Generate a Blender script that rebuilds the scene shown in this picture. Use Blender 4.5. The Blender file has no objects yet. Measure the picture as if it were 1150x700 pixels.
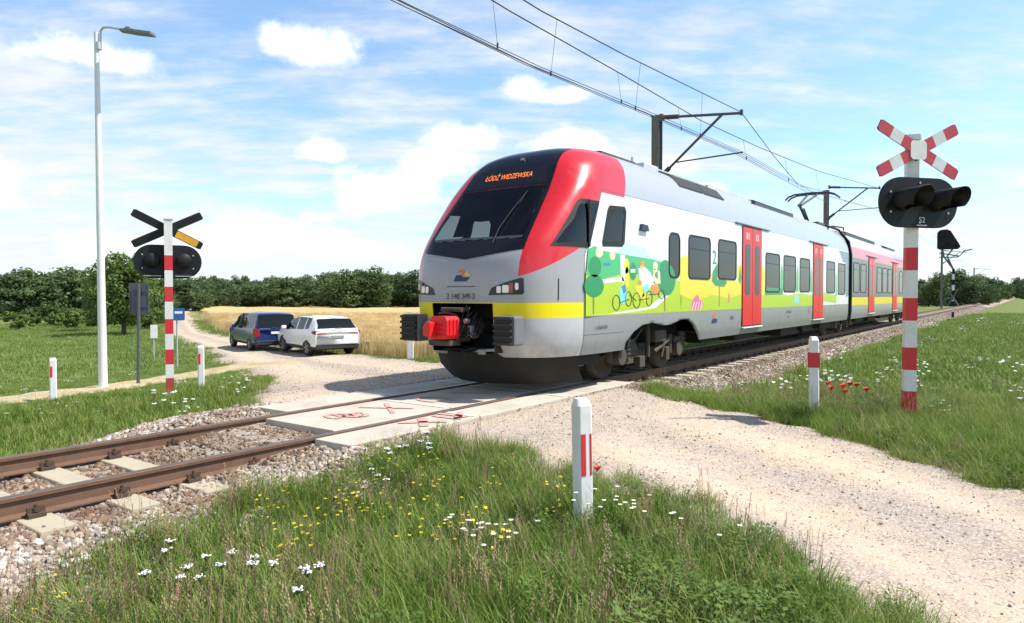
import bpy, bmesh, math, random
import numpy as np
from mathutils import Vector, Matrix
from mathutils.bvhtree import BVHTree
random.seed(7); rng = np.random.default_rng(7)
PI = math.pi; R = math.radians
scene = bpy.context.scene
COL = scene.collection

# ------------------------------------------------------------------ camera
F_PX, CX, CY = 782.0, 575.0, 350.0
HORIZON, VANISH = 332.0, 1150.0
pitch = math.atan((CY - HORIZON) / F_PX)
theta = math.atan((VANISH - CX) / F_PX * math.cos(pitch))
CAM = np.array([6.8, 0.0, 1.49])
FW = np.array([-math.sin(theta) * math.cos(pitch), math.cos(theta) * math.cos(pitch), -math.sin(pitch)])
RT = np.array([math.cos(theta), math.sin(theta), 0.0])
UP = np.cross(RT, FW)
cam = bpy.data.objects.new('camera', bpy.data.cameras.new('camera'))
COL.objects.link(cam)
cam.matrix_world = Matrix(((RT[0], UP[0], -FW[0], CAM[0]), (RT[1], UP[1], -FW[1], CAM[1]), (RT[2], UP[2], -FW[2], CAM[2]), (0, 0, 0, 1)))
cam.data.sensor_width = 36.0
cam.data.lens = F_PX / 1150 * 36.0
cam.data.clip_start = 0.05
cam.data.clip_end = 4000
scene.camera = cam

def ray(x, y): return FW + RT * (x - CX) / F_PX + UP * (CY - y) / F_PX
def at_depth(x, y, d): return CAM + ray(x, y) * d
def at_z(x, y, z):
    r = ray(x, y); return CAM + r * ((z - CAM[2]) / r[2])
def at_x(x, y, X):
    r = ray(x, y); return CAM + r * ((X - CAM[0]) / r[0])
def ground_hit(x, y):
    """where the view ray through this pixel meets the terrain"""
    r = ray(x, y); t = 2.0
    for i in range(4000):
        p = CAM + r * t
        if p[2] < float(height(p[0], p[1])): break
        t *= 1.004
    return CAM + r * t

# ------------------------------------------------------------------ material helpers
class X:
    """tiny expression builder for math nodes"""
    def __init__(s, nt, sock): s.nt, s.s = nt, sock
    def _op(s, op, *a):
        n = s.nt.nodes.new('ShaderNodeMath'); n.operation = op
        for i, v in enumerate((s,) + a):
            if isinstance(v, X): s.nt.links.new(v.s, n.inputs[i])
            else: n.inputs[i].default_value = float(v)
        return X(s.nt, n.outputs[0])
    def __add__(s, o): return s._op('ADD', o)
    def __sub__(s, o): return s._op('SUBTRACT', o)
    def __mul__(s, o): return s._op('MULTIPLY', o)
    def __truediv__(s, o): return s._op('DIVIDE', o)
    def __rsub__(s, o): return (s * -1.0) + o
    def __neg__(s): return s * -1.0
    __radd__ = __add__; __rmul__ = __mul__
    def gt(s, o): return s._op('GREATER_THAN', o)
    def lt(s, o): return s._op('LESS_THAN', o)
    def mx(s, o): return s._op('MAXIMUM', o)
    def mn(s, o): return s._op('MINIMUM', o)
    def abs(s): return s._op('ABSOLUTE')
    def sqrt(s): return s._op('SQRT')
    def pw(s, o): return s._op('POWER', o)
    def clamp(s): return s.mx(0.0).mn(1.0)
    def smooth(s, a, b):
        t = ((s - a) / (b - a)).clamp()
        return t * t * (t * -2.0 + 3.0)

def nodes(name):
    m = bpy.data.materials.new(name); m.use_nodes = True
    nt = m.node_tree; b = nt.nodes['Principled BSDF']
    return m, nt, b

def rgb(c): return (c[0], c[1], c[2], 1.0)
def mixc(nt, fac, a, b, mode='MIX'):
    n = nt.nodes.new('ShaderNodeMix'); n.data_type = 'RGBA'; n.blend_type = mode
    for i, v in ((0, fac), (6, a), (7, b)):
        if isinstance(v, X): nt.links.new(v.s, n.inputs[i])
        elif hasattr(v, 'links'): nt.links.new(v, n.inputs[i])
        elif i == 0: n.inputs[0].default_value = v
        else: n.inputs[i].default_value = rgb(v)
    return n.outputs[2]
def objco(nt):
    t = nt.nodes.new('ShaderNodeTexCoord'); return t.outputs['Object']
def worldpos(nt):
    return nt.nodes.new('ShaderNodeNewGeometry').outputs['Position']
def noise(nt, vec, scale, detail=4, rough=0.55, sc=None):
    if sc is not None:
        mp = nt.nodes.new('ShaderNodeMapping'); mp.inputs['Scale'].default_value = sc
        nt.links.new(vec, mp.inputs[0]); vec = mp.outputs[0]
    n = nt.nodes.new('ShaderNodeTexNoise')
    n.inputs['Scale'].default_value = scale; n.inputs['Detail'].default_value = detail
    n.inputs['Roughness'].default_value = rough
    nt.links.new(vec, n.inputs['Vector'])
    return X(nt, n.outputs[0])
def bump(nt, b, h, strength, dist):
    n = nt.nodes.new('ShaderNodeBump'); n.inputs['Strength'].default_value = strength; n.inputs['Distance'].default_value = dist
    nt.links.new(h.s, n.inputs['Height']); nt.links.new(n.outputs[0], b.inputs['Normal'])
def sep(nt, v):
    n = nt.nodes.new('ShaderNodeSeparateXYZ'); nt.links.new(v, n.inputs[0])
    return [X(nt, o) for o in n.outputs]

MATS = {}
def mat(name, col, rough=0.5, metal=0.0, dirt=0.25, dscale=3.0, dirtcol=None, bmp=0.0, bscale=60.0, spec=None, coat=0.0):
    """plain surface with uneven colour, roughness and (optionally) a fine bump"""
    if name in MATS: return MATS[name]
    m, nt, b = nodes(name)
    co = objco(nt)
    n1 = noise(nt, co, dscale, 6, 0.65); n2 = noise(nt, co, dscale * 9, 3)
    f = (n1.smooth(0.42, 0.75) * 0.8 + n2.smooth(0.5, 0.8) * 0.4) * dirt
    dc = dirtcol or tuple(c * 0.45 + 0.015 for c in col)
    nt.links.new(mixc(nt, f.clamp(), col, dc), b.inputs['Base Color'])
    nt.links.new((n1 * (0.35 * (1 - rough) * min(1, dirt * 2)) + rough - 0.05).clamp().s, b.inputs['Roughness'])
    b.inputs['Metallic'].default_value = metal
    if spec is not None: b.inputs['Specular IOR Level'].default_value = spec
    if coat: b.inputs['Coat Weight'].default_value = coat; b.inputs['Coat Roughness'].default_value = 0.06
    if bmp: bump(nt, b, noise(nt, co, bscale, 4), bmp, 0.01)
    MATS[name] = m; return m
def emit(name, col, strength):
    if name in MATS: return MATS[name]
    m, nt, b = nodes(name)
    b.inputs['Base Color'].default_value = rgb(tuple(c * 0.3 for c in col))
    b.inputs['Emission Color'].default_value = rgb(col); b.inputs['Emission Strength'].default_value = strength
    MATS[name] = m; return m
def clear_glass(name, tint, rough=0.02):
    m, nt, b = nodes(name)
    out = nt.nodes['Material Output']
    tr = nt.nodes.new('ShaderNodeBsdfTransparent'); tr.inputs[0].default_value = rgb(tint)
    gl = nt.nodes.new('ShaderNodeBsdfGlossy'); gl.inputs['Roughness'].default_value = rough
    lw = nt.nodes.new('ShaderNodeLayerWeight'); fz = X(nt, lw.outputs['Facing']); fr = (fz.pw(5.0) * 0.9 + 0.05)
    mx = nt.nodes.new('ShaderNodeMixShader')
    nt.links.new(fr.s, mx.inputs[0]); nt.links.new(tr.outputs[0], mx.inputs[1]); nt.links.new(gl.outputs[0], mx.inputs[2])
    nt.links.new(mx.outputs[0], out.inputs[0]); MATS[name] = m; return m

# ------------------------------------------------------------------ object helpers
def link(o, parent=None):
    COL.objects.link(o)
    if parent is not None: o.parent = parent
    return o
def tag(o, label=None, cat=None, group=None, kind=None):
    if label: o['label'] = label
    if cat: o['category'] = cat
    if group: o['group'] = group
    if kind: o['kind'] = kind
    return o
def thing(name, loc, rz=0.0, label=None, cat=None, group=None):
    o = bpy.data.objects.new(name, None); o.empty_display_size = 0.2
    o.location = [float(v) for v in loc]; o.rotation_euler = (0, 0, rz)
    COL.objects.link(o); return tag(o, label, cat, group)
def dup(root, loc, rz, label=None, scale=None, rot=None):
    r = root.copy(); COL.objects.link(r); r.location = [float(v) for v in loc]; r.rotation_euler = rot or (0, 0, rz)
    if scale is not None: r.scale = (scale, scale, scale) if not hasattr(scale, '__len__') else scale
    if label: r['label'] = label
    for ch in list(root.children):
        c = ch.copy(); COL.objects.link(c); c.parent = r
        for g in list(ch.children):
            d = g.copy(); COL.objects.link(d); d.parent = c
    return r

class MB:
    """collects shapes and links them as ONE mesh object"""
    def __init__(s): s.v, s.f, s.m, s.sm = [], [], [], []
    def add(s, vs, fs, m=0, smooth=False, M=None):
        o = len(s.v)
        for p in vs:
            p = Vector(p)
            s.v.append(M @ p if M is not None else p)
        for q in fs: s.f.append(tuple(i + o for i in q)); s.m.append(m); s.sm.append(smooth)
        return s
    def box(s, c, size, m=0, M=None, taper=1.0):
        x, y, z = (d / 2 for d in size); cx, cy, cz = c; t = taper
        vs = [(cx + a * x * (t if k > 0 else 1), cy + b * y * (t if k > 0 else 1), cz + k * z) for k in (-1, 1) for b in (-1, 1) for a in (-1, 1)]
        return s.add(vs, [(0, 2, 3, 1), (4, 5, 7, 6), (0, 1, 5, 4), (2, 6, 7, 3), (0, 4, 6, 2), (1, 3, 7, 5)], m, False, M)
    def tube(s, pts, r, n=10, m=0, cap=True, smooth=True, M=None):
        pts = [Vector(p) for p in pts]; rs = r if hasattr(r, '__len__') else [r] * len(pts)
        vs, fs = [], []
        t0 = (pts[1] - pts[0]).normalized()
        a = Vector((0, 0, 1)) if abs(t0.z) < 0.9 else Vector((1, 0, 0))
        nrm = (a - t0 * a.dot(t0)).normalized()
        for i, p in enumerate(pts):
            t = (pts[min(i + 1, len(pts) - 1)] - pts[max(i - 1, 0)]).normalized()
            nrm = (nrm - t * nrm.dot(t)).normalized(); b = t.cross(nrm)
            for k in range(n):
                q = 2 * PI * k / n; vs.append(p + (nrm * math.cos(q) + b * math.sin(q)) * rs[i])
        for i in range(len(pts) - 1):
            for k in range(n):
                k2 = (k + 1) % n; fs.append((i * n + k, i * n + k2, (i + 1) * n + k2, (i + 1) * n + k))
        s.add(vs, fs, m, smooth, M)
        if cap:
            L = len(pts) - 1
            s.add(vs[:n], [tuple(range(n))[::-1]], m, False, M); s.add(vs[L * n:], [tuple(range(n))], m, False, M)
        return s
    def lathe(s, prof, n=24, m=0, M=None, smooth=True):
        """profile [(r, z)] round the z axis"""
        vs = [(r * math.cos(2 * PI * k / n), r * math.sin(2 * PI * k / n), z) for r, z in prof for k in range(n)]
        fs = [(i * n + k, i * n + (k + 1) % n, (i + 1) * n + (k + 1) % n, (i + 1) * n + k) for i in range(len(prof) - 1) for k in range(n)]
        return s.add(vs, fs, m, smooth, M)
    def prism(s, poly, d0, d1, M, m=0, mside=None, smooth=False):
        """polygon in local xy, extruded along local z from d0 to d1"""
        n = len(poly)
        vs = [(x, y, d0) for x, y in poly] + [(x, y, d1) for x, y in poly]
        s.add(vs, [tuple(range(n))[::-1], tuple(range(n, 2 * n))], m, False, M)
        s.add(vs, [(i, (i + 1) % n, n + (i + 1) % n, n + i) for i in range(n)], m if mside is None else mside, smooth, M)
        return s
    def build(s, name, mats, parent=None, bevel=0.0, segs=2):
        me = bpy.data.meshes.new(name); me.from_pydata([tuple(p) for p in s.v], [], s.f)
        for m in (mats if isinstance(mats, (list, tuple)) else [mats]): me.materials.append(m)
        me.polygons.foreach_set('material_index', s.m); me.polygons.foreach_set('use_smooth', s.sm); me.update()
        o = bpy.data.objects.new(name, me); link(o, parent)
        if bevel:
            bv = o.modifiers.new('edge', 'BEVEL'); bv.width = bevel; bv.segments = segs; bv.limit_method = 'ANGLE'; bv.angle_limit = R(40)
        return o

def basis(o, xa, ya):
    """matrix with local x, y along the two given axes"""
    xa = Vector(xa).normalized(); ya = Vector(ya).normalized(); za = xa.cross(ya)
    return Matrix(((xa.x, ya.x, za.x, o[0]), (xa.y, ya.y, za.y, o[1]), (xa.z, ya.z, za.z, o[2]), (0, 0, 0, 1)))
def rrect(x0, x1, y0, y1, r, n=5):
    r = min(r, (x1 - x0) / 2, (y1 - y0) / 2); out = []
    for cx, cy, a in ((x1 - r, y1 - r, 0), (x0 + r, y1 - r, 90), (x0 + r, y0 + r, 180), (x1 - r, y0 + r, 270)):
        for k in range(n + 1):
            q = R(a + 90 * k / n); out.append((cx + r * math.cos(q), cy + r * math.sin(q)))
    return out
def ellipse(cx, cy, rx, ry, n=28): return [(cx + rx * math.cos(2 * PI * k / n), cy + ry * math.sin(2 * PI * k / n)) for k in range(n)]
def np_mesh(name, V, faces, mats, parent=None, smooth=True):
    me = bpy.data.meshes.new(name)
    V = np.asarray(V, np.float32); faces = np.asarray(faces, np.int32)
    k = faces.shape[1]
    me.vertices.add(len(V)); me.vertices.foreach_set('co', V.ravel())
    me.loops.add(faces.size); me.loops.foreach_set('vertex_index', faces.ravel())
    me.polygons.add(len(faces)); me.polygons.foreach_set('loop_start', np.arange(0, faces.size, k, dtype=np.int32))
    me.polygons.foreach_set('use_smooth', np.full(len(faces), smooth))
    for m in (mats if isinstance(mats, (list, tuple)) else [mats]): me.materials.append(m)
    me.update(calc_edges=True); me.validate()
    return me
def np_obj(name, V, faces, mats, parent=None, smooth=True):
    o = bpy.data.objects.new(name, np_mesh(name, V, faces, mats, smooth=smooth)); return link(o, parent)
def text(name, body, size, M, m, parent, extrude=0.0, align='CENTER', xscale=1.0):
    cu = bpy.data.curves.new(name, 'FONT'); cu.body = body; cu.size = size; cu.align_x = align; cu.align_y = 'CENTER'; cu.extrude = extrude
    cu.resolution_u = 3
    t = bpy.data.objects.new(name, cu); COL.objects.link(t)
    dg = bpy.context.evaluated_depsgraph_get(); me = bpy.data.meshes.new_from_object(t.evaluated_get(dg))
    bpy.data.objects.remove(t); bpy.data.curves.remove(cu)
    me.name = name; me.transform(M @ Matrix.Diagonal((xscale, 1, 1, 1))); me.materials.clear(); me.materials.append(m)
    return link(bpy.data.objects.new(name, me), parent)

# ------------------------------------------------------------------ terrain
ROAD = np.array([(30, -4.5, 1.9), (14, 1.0, 1.9), (9, 3.8, 1.6), (6.5, 5.6, 1.5), (4.8, 6.75, 1.6), (3, 7.5, 1.9), (1.2, 7.8, 2.7), (-1.3, 8.6, 2.7), (-3, 9.5, 2.3),
                 (-6, 11.2, 2.2), (-9, 12.9, 2.2), (-15, 15.9, 2.2), (-23, 18.9, 1.5), (-40, 25.6, 1.15), (-57, 34.2, 1.1), (-95, 54, 1.1), (-140, 80, 1.1)])
PATH = np.array([(-8.9, -3, 0.8), (-9.6, 2, 0.8), (-10.3, 5.2, 0.7), (-11.0, 8.0, 0.65), (-12.2, 11.2, 0.7), (-13.5, 14.5, 0.9)])
def polydist(x, y, P):
    best = np.full(np.shape(x), 1e9); w = np.ones(np.shape(x))
    for a, b in zip(P[:-1], P[1:]):
        dx, dy = b[0] - a[0], b[1] - a[1]
        t = np.clip(((x - a[0]) * dx + (y - a[1]) * dy) / (dx * dx + dy * dy), 0, 1)
        d = np.hypot(x - a[0] - t * dx, y - a[1] - t * dy)
        k = d < best; best = np.where(k, d, best); w = np.where(k, a[2] + t * (b[2] - a[2]), w)
    return best, w
def sstep(a, b, t):
    t = np.clip((t - a) / (b - a), 0, 1); return t * t * (3 - 2 * t)
BX = [-700, -150, -40, -22, -16, -10, -6, -3.6, -2.5, -1.9, 1.9, 2.5, 3.2, 4.2, 6, 9, 40, 200, 700]
BZ = [-1.6, -1.4, -1.15, -1.02, -0.95, -0.68, -0.45, -0.47, -0.45, -0.42, -0.42, -0.4, -0.3, -0.2, -0.14, -0.14, -0.25, -0.1, 0.2]
RX = [-40, -16, -10, -6, -3.4, -1.6, 1.5, 3, 5, 9, 30]
RZ = [-1.15, -0.9, -0.58, -0.3, -0.1, -0.03, -0.03, -0.07, -0.12, -0.16, -0.16]
def wob(x, y):
    return (np.sin(x * 1.7 + 0.6 * np.sin(y * 1.1)) * np.cos(y * 1.3 + 0.8) * 0.5 + np.sin(x * 0.43 + y * 0.61) + 0.4 * np.sin(x * 3.7 - y * 2.9))
def height(x, y, rough=True):
    x = np.asarray(x, float); y = np.asarray(y, float)
    h = np.interp(x, BX, BZ)
    if rough: h = h + 0.022 * wob(x, y) * sstep(2.4, 4.0, np.abs(x))
    d, w = polydist(x, y, ROAD)
    m = 1 - sstep(w * 0.85, w * 0.85 + 2.2, d)
    h = h * (1 - m) + np.interp(x, RX, RZ) * m
    return h
def road_edge_noise(x, y):
    return 0.16 * np.sin(x * 2.1 + y * 1.3) + 0.1 * np.sin(x * 5.3 - y * 4.1) + 0.07 * np.sin(x * 11.3 + y * 9.7)
def road_cover(x, y):
    d, w = polydist(x, y, ROAD); return w + road_edge_noise(x, y) - d       # > 0 on the road
def path_cover(x, y):
    d, w = polydist(x, y, PATH); return w + 0.6 * road_edge_noise(x, y) - d
def bed_z(x, y=0.0):
    rise = sstep(3.0, 4.7, y) * sstep(12.6, 10.8, y) * np.interp(np.abs(x), [0, 1.3, 1.5, 1.9, 2.9], [0.12, 0.13, 0.19, 0.22, 0.15])
    return np.interp(np.abs(x), [0, 1.4, 1.7, 2.6, 2.9], [-0.215, -0.215, -0.25, -0.47, -0.56]) + rise
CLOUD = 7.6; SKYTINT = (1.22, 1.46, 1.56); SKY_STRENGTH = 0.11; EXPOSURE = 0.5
# ------------------------------------------------------------------ ground, road, bed
def ground_material():
    m, nt, b = nodes('meadow_soil')
    p = worldpos(nt); n1 = noise(nt, p, 0.35, 5); n2 = noise(nt, p, 2.6, 5, 0.7); n3 = noise(nt, p, 28, 4, 0.7); n4 = noise(nt, p, 0.06, 3)
    c = mixc(nt, n2.smooth(0.35, 0.65), (0.13, 0.175, 0.05), (0.21, 0.24, 0.09))
    c = mixc(nt, n1.smooth(0.52, 0.7) * 0.5, c, (0.22, 0.19, 0.085))
    c = mixc(nt, n4.smooth(0.4, 0.65) * 0.45, c, (0.15, 0.21, 0.055))
    c = mixc(nt, n3.smooth(0.5, 0.8) * 0.6, c, (0.05, 0.075, 0.018))
    at = nt.nodes.new('ShaderNodeAttribute'); at.attribute_name = 'sand'
    s = X(nt, at.outputs['Fac'])
    sandc = mixc(nt, n3, (0.44, 0.34, 0.2), (0.3, 0.23, 0.14))
    nt.links.new(mixc(nt, (s * 1.5 + n2 - 0.9).smooth(0, 0.4), c, sandc), b.inputs['Base Color'])
    b.inputs['Roughness'].default_value = 0.95; b.inputs['Specular IOR Level'].default_value = 0.1
    bump(nt, b, n3 + n2 * 2.0, 0.9, 0.05); return m
def grid_axis(lo, hi, c, fine, grow):
    out = [c]; s = fine
    while out[-1] < hi: out.append(out[-1] + s); s *= grow if out[-1] - c > 14 else 1.0
    neg = [c]; s = fine
    while neg[0] > lo: neg.insert(0, neg[0] - s); s *= grow if c - neg[0] > 14 else 1.0
    return np.array(neg[:-1] + out)
def grid_faces(nx, ny):
    i, j = np.meshgrid(np.arange(nx - 1), np.arange(ny - 1), indexing='ij')
    a = (i * ny + j).ravel(); return np.stack([a, a + ny, a + ny + 1, a + 1], 1)
gx = grid_axis(-900, 900, 1.0, 0.2, 1.07); gy = grid_axis(-500, 1200, 6.0, 0.2, 1.07)
GX, GY = np.meshgrid(gx, gy, indexing='ij')
GZ = height(GX, GY)
rc = road_cover(GX, GY)
GZ = GZ - 0.05 * sstep(0.1, 0.5, rc)
go = np_obj('ground', np.stack([GX, GY, GZ], -1).reshape(-1, 3), grid_faces(len(gx), len(gy)), ground_material())
tag(go, kind='structure')
sand = np.maximum(sstep(-0.55, 0.1, rc), sstep(-0.25, 0.1, path_cover(GX, GY)))
sand = np.maximum(sand, 0.75 * sstep(3.4, 2.5, np.abs(GX)))
a = go.data.attributes.new('sand', 'FLOAT', 'POINT'); a.data.foreach_set('value', sand.ravel().astype(np.float32))

def gravel_material(name, c0, c1, c2, fine=70.0):
    m, nt, b = nodes(name)
    p = worldpos(nt)
    vo = nt.nodes.new('ShaderNodeTexVoronoi'); vo.inputs['Scale'].default_value = fine; nt.links.new(p, vo.inputs['Vector'])
    sx = nt.nodes.new('ShaderNodeSeparateColor'); nt.links.new(vo.outputs['Color'], sx.inputs[0])
    cell = X(nt, sx.outputs[0]); dist = X(nt, vo.outputs['Distance'])
    n1 = noise(nt, p, 0.9, 5, 0.65); n2 = noise(nt, p, 7, 5, 0.7); n3 = noise(nt, p, 160, 3, 0.7)
    c = mixc(nt, n1.smooth(0.38, 0.62), c0, c1)
    c = mixc(nt, n2.smooth(0.45, 0.75) * 0.45, c, c2)
    c = mixc(nt, noise(nt, p, .5, 5, .7).smooth(.5, .66) * .55, c, c2)
    wa = nt.nodes.new('ShaderNodeAttribute'); wa.attribute_name = 'wheel'; la = nt.nodes.new('ShaderNodeAttribute'); la.attribute_name = 'loose'
    wq = X(nt, wa.outputs['Fac']); lq = X(nt, la.outputs['Fac'])
    c = mixc(nt, (wq * (n2 * .8 + .3)).clamp() * .75, c, (0.62, 0.49, 0.36))
    c = mixc(nt, (lq * (n1 * 1.2 + n2 * .6 - .25)).clamp() * .65, c, (0.36, 0.3, 0.265))
    c = mixc(nt, (lq * cell.gt(.55)).clamp() * .4, c, (0.2, 0.17, 0.16))
    c = mixc(nt, (cell.gt(0.86) * n2.smooth(0.38, 0.6)) * 0.75, c, (0.15, 0.135, 0.125))
    c = mixc(nt, cell.lt(0.12) * 0.5, c, (0.68, 0.63, 0.56))
    c = mixc(nt, n3.smooth(0.5, 0.9) * 0.5, c, c2)
    nt.links.new(c, b.inputs['Base Color']); b.inputs['Roughness'].default_value = 0.93; b.inputs['Specular IOR Level'].default_value = 0.2
    bump(nt, b, n3 * 0.5 + (1.0 - dist) * 0.5 + n2 * 0.8, 0.55, 0.02); return m
def strip(name, P, material, pad, zf, step=0.12, lim=None):
    xs = np.array(P)[:, :2]
    seg = np.hypot(*np.diff(xs, axis=0).T); s = np.concatenate([[0], np.cumsum(seg)])
    n = int(s[-1] / step); t = np.linspace(0, s[-1], n)
    px = np.interp(t, s, xs[:, 0]); py = np.interp(t, s, xs[:, 1]); w = np.interp(t, s, P[:, 2])
    k = np.hanning(31); k /= k.sum()
    px = np.convolve(np.pad(px, 15, 'edge'), k, 'valid'); py = np.convolve(np.pad(py, 15, 'edge'), k, 'valid')
    tx, ty = np.gradient(px), np.gradient(py); L = np.hypot(tx, ty); tx /= L; ty /= L
    m = 45; u = np.linspace(-1, 1, m)
    A = px[:, None] - ty[:, None] * u * (w[:, None] + pad); B = py[:, None] + tx[:, None] * u * (w[:, None] + pad)
    Z = zf(A, B)
    o = np_obj(name, np.stack([A, B, Z], -1).reshape(-1, 3), grid_faces(n, m)[:, ::-1], material)
    return tag(o, kind='structure')
def road_z(x, y):
    c = road_cover(x, y); d, w = polydist(x, y, ROAD)
    rut = np.exp(-((d - 0.78) / 0.28) ** 2) * 0.03
    inbed = sstep(1.46, 1.36, np.where(x > 0, x, -x - .2))
    return height(x, y, False) + 0.012 - 0.11 * sstep(0.1, -0.6, c) - rut * sstep(2.0, 5.0, np.abs(x)) + 0.008 * wob(x * 1.3, y * 1.3) - 0.22 * inbed
rd = strip('gravel_road', ROAD, gravel_material('road_gravel', (0.58, 0.45, 0.31), (0.5, 0.405, 0.325), (0.34, 0.27, 0.205)), 0.7, road_z)
co_ = np.empty(len(rd.data.vertices) * 3); rd.data.vertices.foreach_get('co', co_); co_ = co_.reshape(-1, 3); dd_, ww_ = polydist(co_[:, 0], co_[:, 1], ROAD)
wh = np.exp(-((dd_ - .8 + .12 * np.sin(co_[:, 0] * 1.1)) / .3) ** 2) * sstep(1.8, 3.2, np.abs(co_[:, 0]))
a = rd.data.attributes.new('wheel', 'FLOAT', 'POINT'); a.data.foreach_set('value', wh.astype(np.float32))
lo = np.maximum(np.exp(-(dd_ / .38) ** 2), sstep(ww_ - .75, ww_ - .2, dd_)) * sstep(2.2, 3.6, np.abs(co_[:, 0])); lo = np.maximum(lo, .9 * sstep(4.2, 2.2, co_[:, 0]) * sstep(1.2, 1.8, co_[:, 0]))
a = rd.data.attributes.new('loose', 'FLOAT', 'POINT'); a.data.foreach_set('value', lo.astype(np.float32))
def path_z(x, y): return height(x, y) + 0.05 - 0.09 * sstep(0.1, -0.5, path_cover(x, y))
strip('sandy_path', PATH, gravel_material('path_sand', (0.54, 0.42, 0.25), (0.4, 0.32, 0.17), (0.3, 0.26, 0.13)), 0.5, path_z)
# trackbed
bx = np.linspace(-2.9, 2.9, 48); by = np.concatenate([np.arange(-60, -8, 0.8), np.arange(-8, 40, 0.16), np.arange(40, 420, 1.5)])
A, B = np.meshgrid(bx, by, indexing='ij')
cross = sstep(4.3, 4.9, B) * sstep(11.4, 10.9, B)
Z = bed_z(A, B) + 0.012 * wob(A * 5, B * 5) + cross * (0.0) 
bed = np_obj('track_bed', np.stack([A, B, Z], -1).reshape(-1, 3), grid_faces(len(bx), len(by)), gravel_material('bed_gravel', (0.3, 0.24, 0.2), (0.38, 0.33, 0.28), (0.17, 0.12, 0.09), 26))
tag(bed, kind='structure')

# ------------------------------------------------------------------ scatter (stuff only)
def source_collection(name, meshes):
    c = bpy.data.collections.new(name)
    for i, me in enumerate(meshes): c.objects.link(bpy.data.objects.new('%s_%02d' % (name, i), me))
    return c
def scatter(name, pts, meshes, label, scale=(0.8, 1.2), idx=None, tilt=0.12, anyrot=False, cat=None, parent=None, scl=None):
    cat = cat or name.replace("_", " ")
    n = len(pts)
    me = bpy.data.meshes.new(name); me.vertices.add(n); me.vertices.foreach_set('co', np.asarray(pts, np.float32).ravel())
    rot = rng.uniform(0, 2 * PI, (n, 3)) if anyrot else np.stack([rng.normal(0, tilt, n), rng.normal(0, tilt, n), rng.uniform(0, 2 * PI, n)], 1)
    a = me.attributes.new('rot', 'FLOAT_VECTOR', 'POINT'); a.data.foreach_set('vector', rot.astype(np.float32).ravel())
    s = rng.uniform(*scale, n) if scl is None else scl
    a = me.attributes.new('scl', 'FLOAT', 'POINT'); a.data.foreach_set('value', s.astype(np.float32))
    ix = rng.integers(0, len(meshes), n) if idx is None else idx
    a = me.attributes.new('idx', 'INT', 'POINT'); a.data.foreach_set('value', ix.astype(np.int32))
    a = me.attributes.new('tint', 'FLOAT', 'POINT'); a.data.foreach_set('value', rng.uniform(0, 1, n).astype(np.float32))
    for m in meshes[0].materials: me.materials.append(m)
    o = bpy.data.objects.new(name, me); link(o, parent)
    ng = bpy.data.node_groups.new(name, 'GeometryNodeTree')
    ng.interface.new_socket('Geometry', in_out='INPUT', socket_type='NodeSocketGeometry'); ng.interface.new_socket('Geometry', in_out='OUTPUT', socket_type='NodeSocketGeometry')
    N = ng.nodes.new; gi, goo = N('NodeGroupInput'), N('NodeGroupOutput')
    iop = N('GeometryNodeInstanceOnPoints'); ci = N('GeometryNodeCollectionInfo')
    ci.inputs['Collection'].default_value = source_collection(name + '_piece', meshes)
    ci.inputs['Separate Children'].default_value = True; ci.inputs['Reset Children'].default_value = True
    iop.inputs['Pick Instance'].default_value = True
    def attr(nm, t):
        k = N('GeometryNodeInputNamedAttribute'); k.data_type = t; k.inputs['Name'].default_value = nm
        return [q for q in k.outputs if q.enabled][0]
    L = ng.links.new
    L(gi.outputs[0], iop.inputs['Points']); L(ci.outputs[0], iop.inputs['Instance']); L(attr('idx', 'INT'), iop.inputs['Instance Index'])
    e2r = N('FunctionNodeEulerToRotation'); L(attr('rot', 'FLOAT_VECTOR'), e2r.inputs[0]); L(e2r.outputs[0], iop.inputs['Rotation'])
    L(attr('scl', 'FLOAT'), iop.inputs['Scale']); L(iop.outputs[0], goo.inputs[0])
    md = o.modifiers.new('scatter', 'NODES'); md.node_group = ng
    return tag(o, label, cat, None, 'stuff')
def tint_of(nt):
    at = nt.nodes.new('ShaderNodeAttribute'); at.attribute_type = 'INSTANCER'; at.attribute_name = 'tint'
    return X(nt, at.outputs['Fac'])
def ramp(nt, f, stops):
    r = nt.nodes.new('ShaderNodeValToRGB'); nt.links.new(f.s, r.inputs[0]); e = r.color_ramp.elements
    while len(e) < len(stops): e.new(0.5)
    for k, (p, c) in enumerate(stops): e[k].position = p; e[k].color = rgb(c)
    return r.outputs[0]
def in_view(x, y, margin=12.0, far=400):
    dx, dy = x - CAM[0], y - CAM[1]
    f = dx * FW[0] + dy * FW[1]; r = dx * RT[0] + dy * RT[1]
    return (np.abs(np.arctan2(r, f)) < math.atan(CX / F_PX) + R(margin)) & (f > 1.2) & (f < far)
def cam_dist(x, y): return np.hypot(x - CAM[0], y - CAM[1])

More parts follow.
